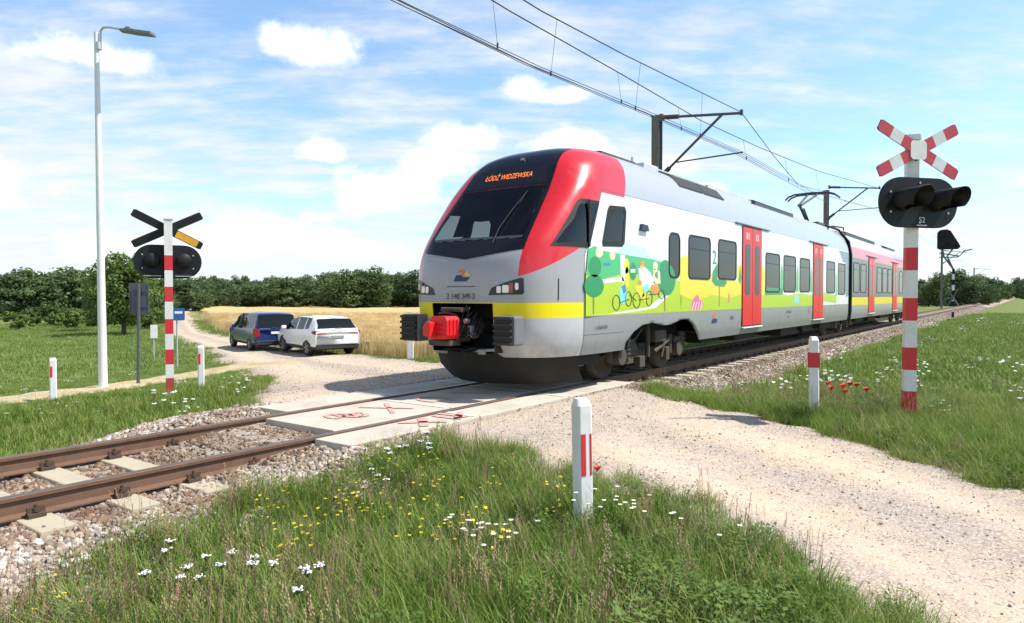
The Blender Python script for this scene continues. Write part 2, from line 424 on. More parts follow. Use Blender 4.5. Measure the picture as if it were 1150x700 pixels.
# stones
def stone_mesh(name, m, seed, sub=1):
    r = random.Random(seed); bm = bmesh.new(); bmesh.ops.create_icosphere(bm, subdivisions=sub, radius=0.5)
    sx, sy, sz = r.uniform(0.75, 1.2), r.uniform(0.6, 1.0), r.uniform(0.45, 0.75)
    for v in bm.verts: v.co = Vector((v.co.x * sx, v.co.y * sy, v.co.z * sz)) * r.uniform(0.78, 1.15)
    me = bpy.data.meshes.new(name); bm.to_mesh(me); bm.free(); me.materials.append(m); return me
def stone_material(name, stops, rust=False):
    m, nt, b = nodes(name); t = tint_of(nt); n = noise(nt, objco(nt), 5, 4, 0.7)
    c = ramp(nt, t, stops); wp = worldpos(nt); px_ = sep(nt, wp)[0].abs(); nw = noise(nt, wp, 1.3, 4, .7)
    if rust: c = mixc(nt, nw.smooth(.42, .62) * .55, c, mixc(nt, 1.0, c, (.6, .47, .36), 'MULTIPLY'))
    if rust: c = mixc(nt, ((1.6 - px_) * 1.0 + (nw - .5) * 2.8).clamp() * .75, c, mixc(nt, 1.0, c, (.5, .38, .29), 'MULTIPLY'))
    c = mixc(nt, n.smooth(0.4, 0.8) * 0.45, c, (0.17, 0.12, 0.085)); nt.links.new(c, b.inputs['Base Color'])
    b.inputs['Roughness'].default_value = 0.9; b.inputs['Specular IOR Level'].default_value = 0.2; return m
bal_m = stone_material('ballast_stone', [(0.0, (0.44, 0.38, 0.31)), (0.16, (0.30, 0.2, 0.13)), (0.34, (0.52, 0.45, 0.37)), (0.5, (0.24, 0.21, 0.19)), (0.68, (0.74, 0.7, 0.63)), (0.84, (0.36, 0.27, 0.2)), (1.0, (0.17, 0.15, 0.14))], True)
bal_src = [stone_mesh('ballast_stone', bal_m, k, 2 if k < 4 else 1) for k in range(8)]
SL0, SLN, SLD = -7.85, 100, 0.62      # sleepers
def on_slab(x, y): return (y < 11.0) & (((x < -.8) & (x > -1.6) & (y > 5.48)) | ((np.abs(x) < .66) & (y > 5.0)) | ((x > .8) & (x < 1.38) & (y > 4.6)) | ((np.abs(np.abs(x) - .75) < .15) & (y > 5.0)))
def ballast_pts(y0, y1, x0, x1, dens):
    n = int((y1 - y0) * (x1 - x0) * dens); x = rng.uniform(x0, x1, n); y = rng.uniform(y0, y1, n)
    keep = ~on_slab(x, y) & in_view(x, y, 14, 140)
    ph = ((y - SL0) / SLD + 0.5) % 1.0 - 0.5
    keep &= ~((np.abs(ph) * SLD < 0.115) & (np.abs(x) < 1.3) & (rng.uniform(0, 1, n) < np.where(np.abs(x) > .95, .55, .8)))
    keep &= ~((np.abs(np.abs(x) - 0.755) < 0.075))
    keep &= ~((road_cover(x, y) > 0.15) & (np.where(x > 0, x, -x - .2) > 1.45))
    x, y = x[keep], y[keep]
    ad = np.abs(x); keep = rng.uniform(0, 1, len(x)) < np.interp(ad, [0, 2.2, 2.6, 3.0], [1, 1, 0.55, 0.0]); x, y = x[keep], y[keep]
    z = np.maximum(bed_z(x, y), height(x, y) * (np.abs(x) > 2.45) - 9 * (np.abs(x) <= 2.45)) + 0.012
    z += np.where((np.abs(x) < 0.68) , -0.01, 0.0)
    return np.stack([x, y, z], 1)
BP = np.concatenate([ballast_pts(-3, 6, -3, 3, 1300), ballast_pts(9, 24, -3, 3.0, 620), ballast_pts(24, 48, 0.7, 3.0, 340), ballast_pts(48, 130, 0.5, 3.0, 120), ballast_pts(24, 60, -3, 0.7, 110)])
bs = 0.042 * np.exp(rng.normal(0, 0.3, len(BP))) * np.interp(BP[:, 1], [0, 24, 60, 130], [1, 1.15, 1.7, 2.6])
scatter('ballast_stones', BP, bal_src, 'angular pinkish-grey ballast stones heaped round the sleepers', scl=bs, anyrot=True)
# loose pebbles on the road
peb_m = stone_material('road_pebble', [(0.0, (0.16, 0.145, 0.135)), (0.22, (0.26, 0.235, 0.215)), (0.4, (0.5, 0.42, 0.34)), (0.8, (0.62, 0.55, 0.47)), (1.0, (0.4, 0.31, 0.24))])
n = 60000; t = rng.integers(0, len(ROAD) - 5, n); f = rng.uniform(0, 1, n)
cx = ROAD[t, 0] * (1 - f) + ROAD[t + 1, 0] * f; cy = ROAD[t, 1] * (1 - f) + ROAD[t + 1, 1] * f
x = cx + rng.uniform(-4, 4, n); y = cy + rng.uniform(-4, 4, n)
d, w = polydist(x, y, ROAD)
band = 0.25 + 0.75 * np.exp(-((d - 0.15) / 0.35) ** 2) + 0.6 * sstep(w - 0.9, w - 0.2, d) + 0.9 * sstep(3.4, 1.6, np.abs(x))
k = (road_cover(x, y) > -0.15) & in_view(x, y, 14, 34) & (rng.uniform(0, 1.6, n) < band) & (np.where(x > 0, x, -x - .2) > 1.4)
x, y = x[k], y[k]; ps = 0.014 * np.exp(rng.normal(0, 0.38, len(x))) * np.interp(cam_dist(x, y), [4, 12, 30], [1, 1.2, 1.5])
scatter('road_pebbles', np.stack([x, y, road_z(x, y) + ps * 0.12], 1), [stone_mesh('pebble', peb_m, 40 + k) for k in range(5)], 'loose grey and cream pebbles lying on the gravel road', scl=ps, anyrot=True)

# ------------------------------------------------------------------ grasses and flowers
def blade_material(name, stops, trans=0.35):
    m, nt, b = nodes(name); t = tint_of(nt); n = noise(nt, worldpos(nt), 0.9, 3)
    z = sep(nt, objco(nt))[2]
    c = ramp(nt, (t * 0.75 + n * 0.8 - 0.28).clamp(), stops)
    nt.links.new(c, b.inputs['Base Color']); b.inputs['Roughness'].default_value = 0.6; b.inputs['Specular IOR Level'].default_value = 0.25
    tr = nt.nodes.new('ShaderNodeBsdfTranslucent'); nt.links.new(c, tr.inputs[0])
    mx = nt.nodes.new('ShaderNodeMixShader'); mx.inputs[0].default_value = trans
    out = nt.nodes['Material Output']; nt.links.new(b.outputs[0], mx.inputs[1]); nt.links.new(tr.outputs[0], mx.inputs[2]); nt.links.new(mx.outputs[0], out.inputs[0])
    return m
GREEN = blade_material('grass_blade', [(0.0, (0.08, 0.15, 0.02)), (0.28, (0.14, 0.235, 0.033)), (0.55, (0.21, 0.3, 0.052)), (0.78, (0.29, 0.33, 0.1)), (1.0, (0.39, 0.34, 0.19))])
STRAW = blade_material('dry_grass', [(0.0, (0.3, 0.23, 0.12)), (0.5, (0.36, 0.25, 0.15)), (1.0, (0.24, 0.15, 0.1))], 0.2)
LEAFG = blade_material('weed_leaf', [(0.0, (0.085, 0.15, 0.03)), (1.0, (0.17, 0.26, 0.06))])
PETAL = mat('white_petal', (0.82, 0.82, 0.78), 0.7, dirt=0.05)
YELLOW = mat('yellow_petal', (0.75, 0.55, 0.02), 0.7, dirt=0.1)
REDP = mat('poppy_petal', (0.75, 0.04, 0.015), 0.6, dirt=0.1)
def blades(V, Fc, r, n, rad, hmin, hmax, wid, lean=0.5):
    for _ in range(n):
        a = r.uniform(0, 2 * PI); q = rad * math.sqrt(r.random()); bx_, by_ = q * math.cos(a), q * math.sin(a)
        h = r.uniform(hmin, hmax); d = r.uniform(0, 2 * PI); le = r.uniform(0.1, lean) * h; w = wid * r.uniform(0.7, 1.3)
        sx, sy = -math.sin(d), math.cos(d); o = len(V)
        for f, wf in ((0, 1.0), (0.45, 0.85), (0.8, 0.5)):
            k = le * f * f; cx_, cy_ = bx_ + math.cos(d) * k, by_ + math.sin(d) * k; zz = h * (f - 0.12 * f * f * le / h)
            V.append((cx_ - sx * w * wf / 2, cy_ - sy * w * wf / 2, zz)); V.append((cx_ + sx * w * wf / 2, cy_ + sy * w * wf / 2, zz))
        V.append((bx_ + math.cos(d) * le, by_ + math.sin(d) * le, h * 0.93))
        Fc += [(o, o + 1, o + 3, o + 2), (o + 2, o + 3, o + 5, o + 4), (o + 4, o + 5, o + 6)]
def mk(name, V, Fc, mats, mi=None):
    me = bpy.data.meshes.new(name); me.from_pydata(V, [], Fc)
    for m in mats: me.materials.append(m)
    if mi: me.polygons.foreach_set('material_index', mi)
    me.update(); return me
def tuft(seed, n, rad, h0, h1, wid, lean=0.6, m=None):
    r = random.Random(seed); V, Fc = [], []; blades(V, Fc, r, n, rad, h0, h1, wid, lean); return mk('grass_tuft', V, Fc, [m or GREEN])
def stalks(seed, n, rad, h0, h1, m):
    r = random.Random(seed); V, Fc = [], []
    for _ in range(n):
        a = r.uniform(0, 2 * PI); q = rad * math.sqrt(r.random()); p = Vector((q * math.cos(a), q * math.sin(a), 0)); h = r.uniform(h0, h1)
        t = p + Vector((r.uniform(-.12, .12), r.uniform(-.12, .12), 1)) * h; s = Vector((0.0012, 0.0012, 0)); o = len(V)
        V += [p - s, p + s, t + s, t - s]; Fc.append((o, o + 1, o + 2, o + 3))
        for k in range(7):      # seed head
            u = t - (t - p) * 0.035 * k + Vector((r.uniform(-.008, .008), r.uniform(-.008, .008), 0)); o = len(V); g = 0.006
            V += [u + Vector((-g, 0, 0)), u + Vector((0, g * .6, g)), u + Vector((g, 0, 2 * g)), u + Vector((0, -g * .6, g))]; Fc.append((o, o + 1, o + 2, o + 3))
    return mk('dry_stalk', V, Fc, [m])
def leafy(seed, n, h, m):
    r = random.Random(seed); V, Fc = [], []
    for _ in range(n):
        a = r.uniform(0, 2 * PI); z = r.uniform(0.02, h); q = r.uniform(0.01, 0.1); L = r.uniform(0.018, 0.045); d = Vector((math.cos(a), math.sin(a), r.uniform(-.2, .6))).normalized()
        sd = Vector((-math.sin(a), math.cos(a), r.uniform(-.3, .3))) * L * 0.28; p = Vector((q * math.cos(a + 1), q * math.sin(a + 1), z)); o = len(V)
        V += [p, p + d * L * .5 + sd, p + d * L, p + d * L * .5 - sd]; Fc.append((o, o + 1, o + 2, o + 3))
    return mk('weed_clump', V, Fc, [m])
def flower_mesh(seed, n, h0, h1, head, m, rad=0.12, flat=True):
    """stems (slot 0) and heads made of little petal faces (slot 1)"""
    r = random.Random(seed); V, Fc, mi = [], [], []
    for _ in range(n):
        a = r.uniform(0, 2 * PI); q = rad * math.sqrt(r.random()); p = Vector((q * math.cos(a), q * math.sin(a), 0)); h = r.uniform(h0, h1)
        t = p + Vector((r.uniform(-.2, .2), r.uniform(-.2, .2), 1)) * h; s = Vector((0.0018, 0.001, 0)); o = len(V)
        V += [p - s, p + s, t + s, t - s]; Fc.append((o, o + 1, o + 2, o + 3)); mi.append(0)
        for k in range(11):
            b = 2 * PI * k / 11 + r.uniform(-.2, .2); d = Vector((math.cos(b), math.sin(b), r.uniform(-.15, .25))); sd = Vector((-math.sin(b), math.cos(b), 0)) * head * 0.2; o = len(V)
            V += [t + d * head * .12, t + d * head * .6 + sd, t + d * head, t + d * head * .6 - sd]; Fc.append((o, o + 1, o + 2, o + 3)); mi.append(1)
    return mk('wildflower', V, Fc, [LEAFG, m], mi)
def area_pts(n, x0, x1, y0, y1): return rng.uniform(x0, x1, n), rng.uniform(y0, y1, n)
def grass_ok(x, y, margin=0.0):
    lim = np.where(x > 0, np.interp(y, [0, 1.3, 2.4, 3.4, 4.5, 6, 10.5, 12, 20], [2.35, 2.1, 1.82, 1.74, 1.78, 1.6, 1.9, 2.3, 2.45]), np.where(y < 6, 2.05, 2.45)) + 0.14 * np.sin(y * 1.7) + 0.08 * np.sin(y * 5.1)
    k = (road_cover(x, y) < 0.03 - margin) & ((path_cover(x, y) < 0.05) | (rng.uniform(0, 1, np.shape(x)) < .5)) & (np.abs(x) > lim)
    return k & ~wheat_zone(x, y, 0.2)
def wheat_zone(x, y, pad=0.0):
    d, w = polydist(x, y, ROAD)
    left_of_road = (y - np.interp(x, ROAD[::-1, 0], ROAD[::-1, 1])) > 0
    return left_of_road & (d > w + 0.75 + 0.012 * np.abs(x) - pad) & (x < -9.2 + pad) & (y > 15) & (np.hypot(x, y) < 165)
def ground_scatter(name, n, box, meshes, label, scale, dens=None, far=60, weights=None, zoff=-0.01, near=0, tilt=0.15):
    x, y = area_pts(n, *box); k = grass_ok(x, y) & in_view(x, y, 12, far) & (cam_dist(x, y) > near)
    if dens is not None: k &= rng.uniform(0, 1, n) < dens(x, y)
    x, y = x[k], y[k]
    s = rng.uniform(*scale, len(x))
    s = s * (1 - .6 * sstep(-5.5, -9.0, x) * (x > -16))
    s = s * (1 - .4 * np.exp(-(((x - 4.6) / .45) ** 2 + ((y - 3.9) / .5) ** 2)))
    e = np.minimum(1.0, 0.68 + 0.32 * sstep(0.0, 0.6, -road_cover(x, y))); s = s * e
    idx = rng.choice(len(meshes), len(x), p=weights) if weights else None
    return scatter(name, np.stack([x, y, np.maximum(height(x, y), np.where(np.abs(x) < 2.8, bed_z(x, y), -9)) + zoff], 1), meshes, label, scl=s, idx=idx, tilt=tilt)
def patch(x, y, f=0.8, s=0.0): return 0.5 + 0.5 * np.sin(x * f + 1.3 * np.sin(y * f * 0.7 + s)) * np.cos(y * f * 0.9 + 1.1 * np.sin(x * f * 0.6 + s))
fine = [tuft(k, 36, 0.14, 0.08, 0.28, 0.006, .95) for k in range(5)] + [tuft(20 + k, 40, 0.15, 0.04, 0.17, 0.006, 1.1) for k in range(3)]
ground_scatter('grass', 34000, (-1, 16, 0.5, 13), fine, 'green grass growing thick over the near verges', (0.7, 1.15), far=14.5)
coarse = [tuft(40 + k, 30, 0.22, 0.06, 0.2, 0.012) for k in range(4)]
ground_scatter('grass', 15000, (-16, 3, 1, 17), coarse + fine[:2], 'green grass growing on the verge by the lamp and left crossing signal', (0.7, 1.2), dens=lambda x, y: (x < -1) * 1.0, far=24)
FIELD = blade_material('field_grass', [(0.0, (0.12, 0.2, 0.035)), (0.4, (0.18, 0.28, 0.055)), (0.75, (0.25, 0.32, 0.09)), (1.0, (0.36, 0.35, 0.17))])
short = [tuft(50 + k, 34, 0.34, 0.05, 0.15, 0.018, .8, FIELD) for k in range(4)]
ground_scatter('grass', 36000, (-2, 26, 10, 75), short, 'sunlit grass covering the meadow right of the railway', (0.8, 1.4), dens=lambda x, y: (x > 1.5) * np.interp(y, [10, 40, 75], [1, .7, .4]), far=75, near=13)
ground_scatter('grass', 22000, (-70, -10, -5, 40), short, 'mown pale green grass of the field behind the lamp', (0.7, 1.3), dens=lambda x, y: np.interp(x, [-70, -20], [.5, 1.0]), far=75, near=19)
ground_scatter('grass', 6000, (-9.5, -2.4, 11, 60), coarse, 'grass strip beside the railway on the wheat side', (0.8, 1.5), far=70)
dry = [stalks(60 + k, 9, 0.15, 0.22, 0.46, STRAW) for k in range(4)]
ground_scatter('dry_grass', 3000, (-1, 16, 0.5, 13), dry, 'thin dry brown grass stalks with seed heads', (0.7, 1.1), dens=lambda x, y: np.clip(patch(x, y, 0.9) * 1.5 - 0.35 + 0.8 * (x < 3.4) * (y < 3.2), 0.06, 1), far=14)
weed = [leafy(70 + k, 110, 0.22, LEAFG) for k in range(3)]
ground_scatter('weeds', 3800, (0, 16, 0.5, 13), weed, 'broad leaved weeds among the near grass', (0.7, 1.3), dens=lambda x, y: np.clip(patch(x, y, 1.1, 2.0) * 2 - 0.9, 0.05, 1), far=14)
yel = [flower_mesh(80 + k, 7, 0.16, 0.34, 0.014, YELLOW, 0.14) for k in range(3)]
ground_scatter('yellow_wildflowers', 420, (1, 9, 1, 7), yel, 'tiny yellow wildflowers dotted through the near grass', (0.8, 1.2), dens=lambda x, y: np.clip(1.3 - np.hypot(x - 2.6, y - 4.2) / 1.6, 0.02, 0.5), far=10)
daisy = [flower_mesh(90 + k, 8, 0.16, 0.34, 0.03, PETAL, 0.22) for k in range(3)]
ground_scatter('white_wildflowers', 4200, (2, 30, 8, 50), daisy, 'white daisies scattered over the meadow right of the railway', (0.8, 1.3), dens=lambda x, y: patch(x, y, 1.3, .4) * np.clip(1.1 - np.hypot(x - 7.2, (y - 13.0) * 0.7) / 3.6, 0, 0.6) + np.clip(1.0 - np.hypot((x - 3.6), (y - 12.5)) / 1.6, 0, 0.7) + 0.05 * (y > 14), far=50)
ground_scatter('white_wildflowers', 330, (-14, -3, 1, 14), daisy, 'white daisies and yarrow on the verge by the lamp', (0.9, 1.5), dens=lambda x, y: np.clip(patch(x, y, 0.7, 1.0) * 1.1 - 0.25, 0.08, 0.6), far=24)

# wheat
def wheat_material(name):
    m, nt, b = nodes(name); p = worldpos(nt)
    n1 = noise(nt, p, 0.05, 4, sc=(1, 2.5, 1)); n2 = noise(nt, p, 1.6, 6, 0.75, sc=(1.0, 1.0, 0.3)); n3 = noise(nt, p, 14, 3, 0.7)
    c = mixc(nt, n1.smooth(0.38, 0.62), (0.66, 0.49, 0.25), (0.6, 0.42, 0.2)); c = mixc(nt, n2.smooth(0.4, 0.75) * 0.55, c, (0.46, 0.32, 0.14)); c = mixc(nt, n3.smooth(0.45, 0.8) * 0.5, c, (0.76, 0.56, 0.25))
    nt.links.new(c, b.inputs['Base Color']); b.inputs['Roughness'].default_value = 0.9; b.inputs['Specular IOR Level'].default_value = 0.1
    bump(nt, b, n3 + n2, 1.0, 0.12); return m
wx = np.arange(-165, -8.6, 0.9); wy = np.arange(14, 165, 0.9)
A, B = np.meshgrid(wx, wy, indexing='ij'); inside = wheat_zone(A, B)
Z = height(A, B) + 0.52 + 0.05 * wob(A * 0.9, B * 0.9) + rng.normal(0, 0.03, A.shape)
Vv = np.stack([A, B, Z], -1).reshape(-1, 3); fc = grid_faces(len(wx), len(wy)); fl = inside.ravel(); fc = fc[fl[fc].all(1)]
used = np.unique(fc); remap = np.zeros(len(Vv), int); remap[used] = np.arange(len(used))
wf = np_obj('wheat_field', Vv[used], remap[fc], wheat_material('ripe_wheat')); tag(wf, 'ripe golden wheat field beyond the parked cars', 'wheat field', kind='stuff')
WH = blade_material('wheat_stalk', [(0.0, (0.48, 0.35, 0.16)), (0.5, (0.6, 0.45, 0.22)), (1.0, (0.7, 0.56, 0.31))], 0.2)
wsrc = [stalks(100 + k, 40, 0.3, 0.55, 0.75, WH) for k in range(3)] + [tuft(110 + k, 60, 0.3, 0.3, 0.72, 0.016, 0.3, WH) for k in range(3)]
x, y = area_pts(46000, -75, -8.8, 14.5, 75); k = wheat_zone(x, y, 0.15) & in_view(x, y, 8, 85); k &= rng.uniform(0, 1, len(x)) < np.interp(cam_dist(x, y), [20, 45, 85], [1, .6, .3]); x, y = x[k], y[k]
scatter('wheat_stalks', np.stack([x, y, height(x, y)], 1), wsrc, 'ripe wheat stalks standing along the edge of the field', (0.85, 1.15), parent=None)
# ------------------------------------------------------------------ railway track
RUST = mat('rusty_rail', (0.17, 0.095, 0.06), 0.75, 0.2, 0.5, 6, (0.07, 0.04, 0.028), 0.3)
RAILTOP = mat('worn_rail_head', (0.23, 0.19, 0.17), 0.38, 0.75, 0.4, 3, (0.14, 0.1, 0.08))
SLEEP = mat('sleeper_concrete', (0.44, 0.385, 0.28), 0.9, 0, 0.5, 4, (0.33, 0.27, 0.2), 0.4)
CLIP = mat('rail_clip_steel', (0.085, 0.052, 0.036), 0.75, 0.3, 0.4, 20)
track = thing('railway_track', (0, 0, 0), 0, 'single railway track of rusty rails on concrete sleepers crossing the gravel road', 'railway track')
prof = [(-.065, -.17), (.065, -.17), (.065, -.158), (.012, -.138), (.01, -.05), (.034, -.036), (.036, -.008), (.028, -.002), (-.028, -.002), (-.036, -.008), (-.034, -.036), (-.01, -.05), (-.012, -.138), (-.065, -.158)]
for sx in (-0.755, 0.755):
    b = MB(); M = basis((sx, 0, 0), (1, 0, 0), (0, 0, 1))           # local z = -y
    b.prism(prof, 60, -420, M, 0)
    b.box((sx, 180, -0.001), (0.05, 479, 0.004), 1)
    b.build('rail', [RUST, RAILTOP], track)
sl = MB(); M = Matrix.Identity(4)
sl.prism([(-.15, -.40), (.15, -.40), (.12, -.172), (-.12, -.172)], -1.27, 1.27, basis((0, 0, 0), (0, 1, 0), (0, 0, 1)))
slp = sl.build('sleeper', SLEEP, track, 0.012); slp.location = (0, SL0, 0)
clips = []
for sx in (-0.755, 0.755):
    for s in (-1, 1):
        cl = MB(); q = sx + s * 0.085
        hexa = [(math.cos(R(60 * k)) * .03, math.sin(R(60 * k)) * .03) for k in range(6)]
        cl.prism([(-.034, -.17), (.034, -.17), (.034, -.142), (.01, -.135), (.01, -.095), (-.01, -.095), (-.01, -.135), (-.034, -.142)], -.06, .06, basis((q, 0, 0), (1, 0, 0), (0, 0, 1)))
        cl.tube([(q, 0, -.13), (q, 0, -.1)], .028, 6); cl.tube([(q, 0, -.1), (q, 0, -.075)], .014, 6)
        clips.append(cl.build('rail_clip', CLIP, slp))
for k in range(1, SLN):
    y = SL0 + k * SLD
    if 5.0 < y < 10.8: continue
    s2 = slp.copy(); COL.objects.link(s2); s2.location = (rng.normal(0, .012), y + rng.normal(0, .01), 0); s2.rotation_euler = (0, 0, rng.normal(0, .006))
    for clo in clips:
        c2 = clo.copy(); COL.objects.link(c2); c2.parent = s2
far = MB()
y = SL0 + SLN * SLD
while y < 180:
    far.box((0, y, -.285), (2.54, .25, .226)); y += SLD
fo = far.build('sleepers', SLEEP, track); fo['kind'] = 'stuff'

# crossing slabs
CONC = mat('slab_concrete', (0.50, 0.45, 0.37), 0.9, 0, 0.75, 1.3, (0.3, 0.255, 0.205), 0.3, 40)
CONCP = mat('pale_mortar', (0.62, 0.58, 0.51), 0.9, 0, 0.3, 6)
GRAF = mat('red_spray_paint', (0.56, 0.27, 0.23), 0.85, 0, 1.3, 12, (0.5, 0.42, 0.35))
rows = [('far side of the rails', -1.56, -0.83, 5.5), ('between the rails', -0.635, 0.635, 5.03), ('near side of the rails', 0.83, 1.36, 4.62)]
pos = [('nearest the bare track, at the left end', 'in the middle of its row'), ('', ''), ('', '')]
names = ['end slab away from the train', 'middle slab of its row', 'end slab under the train nose']
slabs = {}
for nm, x0, x1, y0 in rows:
    L = (10.95 - y0) / 3
    for k in range(3):
        t = thing('crossing_slab', ((x0 + x1) / 2, y0 + L * (k + .5), -.006), 0, 'concrete crossing slab %s, %s' % (nm, names[k]), 'concrete slab', 'concrete slabs of the level crossing')
        b = MB(); b.box((0, 0, -.09), (x1 - x0, L - .014, .17)); b.build('panel', CONC, t, 0.012)
        if k < 2:
            b = MB(); b.box((0, L / 2 - .05, -.0005), (x1 - x0 - .05, .085, .006)); b.build('painted_edge', CONCP, t)  # paler strip across the slab end, next to the joint
        slabs[(round(x0, 2), k)] = t
def graffiti(t, curves, w=0.034):
    b = MB()
    for c in curves:
        n = len(c); vs, fs = [], []
        for i, (x, y) in enumerate(c):
            a = c[max(i - 1, 0)]; d = c[min(i + 1, n - 1)]; tx, ty = d[0] - a[0], d[1] - a[1]; l = math.hypot(tx, ty) or 1
            ww = w * (0.8 + 0.4 * random.random()); vs += [(x - ty / l * ww, y + tx / l * ww, .004), (x + ty / l * ww, y - tx / l * ww, .004)]
            if i: fs.append((2 * i - 2, 2 * i - 1, 2 * i + 1, 2 * i))
        b.add(vs, fs)
    b.build('graffiti', GRAF, t)
def arc(cx, cy, rx, ry, a0, a1, n=12): return [(cx + rx * math.cos(R(a0 + (a1 - a0) * k / n)), cy + ry * math.sin(R(a0 + (a1 - a0) * k / n))) for k in range(n + 1)]
m0, m1 = slabs[(-.64, 0)] if (-.64, 0) in slabs else slabs[(round(-.635, 2), 0)], slabs[(round(-.635, 2), 1)]
graffiti(m0, [arc(.08, -.35, .3, .16, 60, 270) + arc(-.05, -.18, .28, .16, 90, -120), [(-.35, .25), (.3, .62)], [(.35, .2), (-.3, .7)]])
graffiti(m1, [arc(.0, -.6, .3, .2, 20, 300), [(-.3, .05), (.25, .45)]], .03)
nr = slabs[(.83, 0)]
graffiti(nr, [[(-.2, .1), (.2, .5)], [(-.2, .5), (.2, .12)], [(-.2, .7), (.15, .72), (.15, .95)], [(-.25, .86), (.1, .9)], [(-.1, 1.1), (.2, .7)]], .05)

# ------------------------------------------------------------------ train
TL = 50.0                                                          # tail of the train
train = thing('passenger_train', (0, 8, 0), 0, 'red and white electric passenger train with a cycling picture on its side', 'train')
train_inv = Matrix.Translation((0, -8, 0))
def P(o):                                                          # parts are modelled in world coordinates
    o.parent = train; o.matrix_parent_inverse = train_inv; return o
RING = [(0, 4.06), (.4, 4.055), (.78, 4.0), (1.06, 3.87), (1.25, 3.65), (1.36, 3.38), (1.41, 3.12), (1.41, 2.7), (1.41, 2.3), (1.41, 2.05), (1.41, 1.8), (1.41, 1.4), (1.41, .95), (1.40, .75), (1.36, .57)]
PROF = [(10.6, 4.06), (10.15, 4.02), (9.75, 3.93), (9.50, 3.80), (9.30, 3.60), (9.12, 3.35), (8.95, 3.12), (8.58, 2.7), (8.24, 2.3), (8.06, 2.05), (7.97, 1.8), (7.95, 1.4), (8.0, .95), (8.08, .75), (8.26, .57)]
NEXP = [2.6, 2.9, 3.3, 3.8, 4.4, 5.0, 5.6, 5.8, 5.4, 4.8, 4.5, 4.3, 4.2, 4.0, 3.9]
def dens(arr, n=96):
    a = np.array(arr, float); t = np.arange(len(a)); k = np.linspace(0, len(a) - 1, n)
    out = np.stack([np.interp(k, t, a[:, i]) for i in range(a.shape[1])], 1)
    ker = np.hanning(9); ker /= ker.sum()
    pad = np.concatenate([2 * out[:1] - out[4:0:-1], out, 2 * out[-1:] - out[-2:-6:-1]])
    return np.stack([np.convolve(pad[:, i], ker, 'valid') for i in range(a.shape[1])], 1)
ALL = dens(np.concatenate([np.array(RING), np.array(PROF), np.array(NEXP)[:, None]], 1))
ALL[0, 0] = 0.0
YE = 10.6; NPH = 56
def nose_curve(row):
    X0, Z0, yc, zc, ne = row
    ph = np.linspace(0, PI / 2, 700); q = np.sin(ph) ** (2 / ne)
    c = np.stack([X0 * np.cos(ph) ** (2 / ne), YE + (yc - YE) * q, Z0 + (zc - Z0) * q], 1)
    s = np.concatenate([[0], np.cumsum(np.linalg.norm(np.diff(c, axis=0), axis=1))])
    if s[-1] < 1e-6: return np.repeat(c[:1], NPH, 0)
    k = np.linspace(0, s[-1], NPH)
    return np.stack([np.interp(k, s, c[:, i]) for i in range(3)], 1)
half = np.stack([nose_curve(r) for r in ALL])                       # ring x phi x 3
mir = half[:, ::-1].copy(); mir[:, :, 0] *= -1
full = np.concatenate([half, mir[:, 1:]], 1)                        # right side -> centre -> left side
ns, nph = full.shape[:2]
NV = full.reshape(-1, 3); NF = grid_faces(ns, nph)[:, ::-1]
nose_bvh = BVHTree.FromPolygons([tuple(v) for v in NV], [tuple(int(i) for i in f) for f in NF])
def on_front(x, z):
    for e in (0, .0013, -.0017, .004):
        h = nose_bvh.ray_cast(Vector((x + e, -5, z + e)), Vector((0, 1, 0)))
        if h[0]: break
    return (h[0], h[1] if h[1].y < 0 else -h[1]) if h[0] else (Vector((x, 9, z)), Vector((0, -1, 0)))
def on_side(y, z, s=1):
    for e in (0, .0013, -.0017, .004):
        h = nose_bvh.ray_cast(Vector((6 * s, y + e, z + e)), Vector((-s, 0, 0)))
        if h[0]: break
    return (h[0], h[1] if h[1].x * s > 0 else -h[1]) if h[0] else (Vector((1.41 * s, y, z)), Vector((s, 0, 0)))

def inpoly(p, poly):
    c = False; j = len(poly) - 1
    for i in range(len(poly)):
        if (poly[i][1] > p[1]) != (poly[j][1] > p[1]) and p[0] < (poly[j][0] - poly[i][0]) * (p[1] - poly[i][1]) / (poly[j][1] - poly[i][1]) + poly[i][0]: c = not c
        j = i
    return c
# front windscreen outline (x, z): half width per height, V bottom
WS_TOP, WS_Z = 3.96, [2.12, 2.3, 2.7, 3.12, 3.5, 3.94]
WS_W = [.97, .97, .95, .91, .85, .74]
def ws_w(z): return float(np.interp(z, WS_Z, WS_W))
def ws_bot(x): return 2.03 + 0.13 * min(1, abs(x) / .92)
CABWIN = [(8.5, 2.22), (9.12, 2.93), (9.2, 2.97), (9.66, 2.97), (9.36, 2.25), (9.32, 2.22)]
CABDOOR = [(9.76, 2.27), (10.42, 2.30), (10.5, 2.36), (10.56, 2.9), (10.5, 2.97), (9.98, 2.94), (9.92, 2.88), (9.74, 2.34)]
def shrink(poly, d):
    cx = sum(p[0] for p in poly) / len(poly); cy = sum(p[1] for p in poly) / len(poly)
    return [(cx + (p[0] - cx) * (1 - d / max(.1, math.hypot(p[0] - cx, p[1] - cy))), cy + (p[1] - cy) * (1 - d / max(.1, math.hypot(p[0] - cx, p[1] - cy)))) for p in poly]
cwi, cdi = shrink(CABWIN, .05), shrink(CABDOOR, .05)
ctr = NV[NF].mean(1); keep = np.ones(len(NF), bool)
for i, c in enumerate(ctr):
    x, y, z = c
    if abs(x) < ws_w(z) - .08 and 2.36 < z < 3.2 and y < 9.3: keep[i] = False
    elif abs(x) > .9 and (inpoly((y, z), cwi) or inpoly((y, z), cdi)): keep[i] = False
    elif abs(x) < .6 and .66 < z < 1.40 and y < 8.6: keep[i] = False

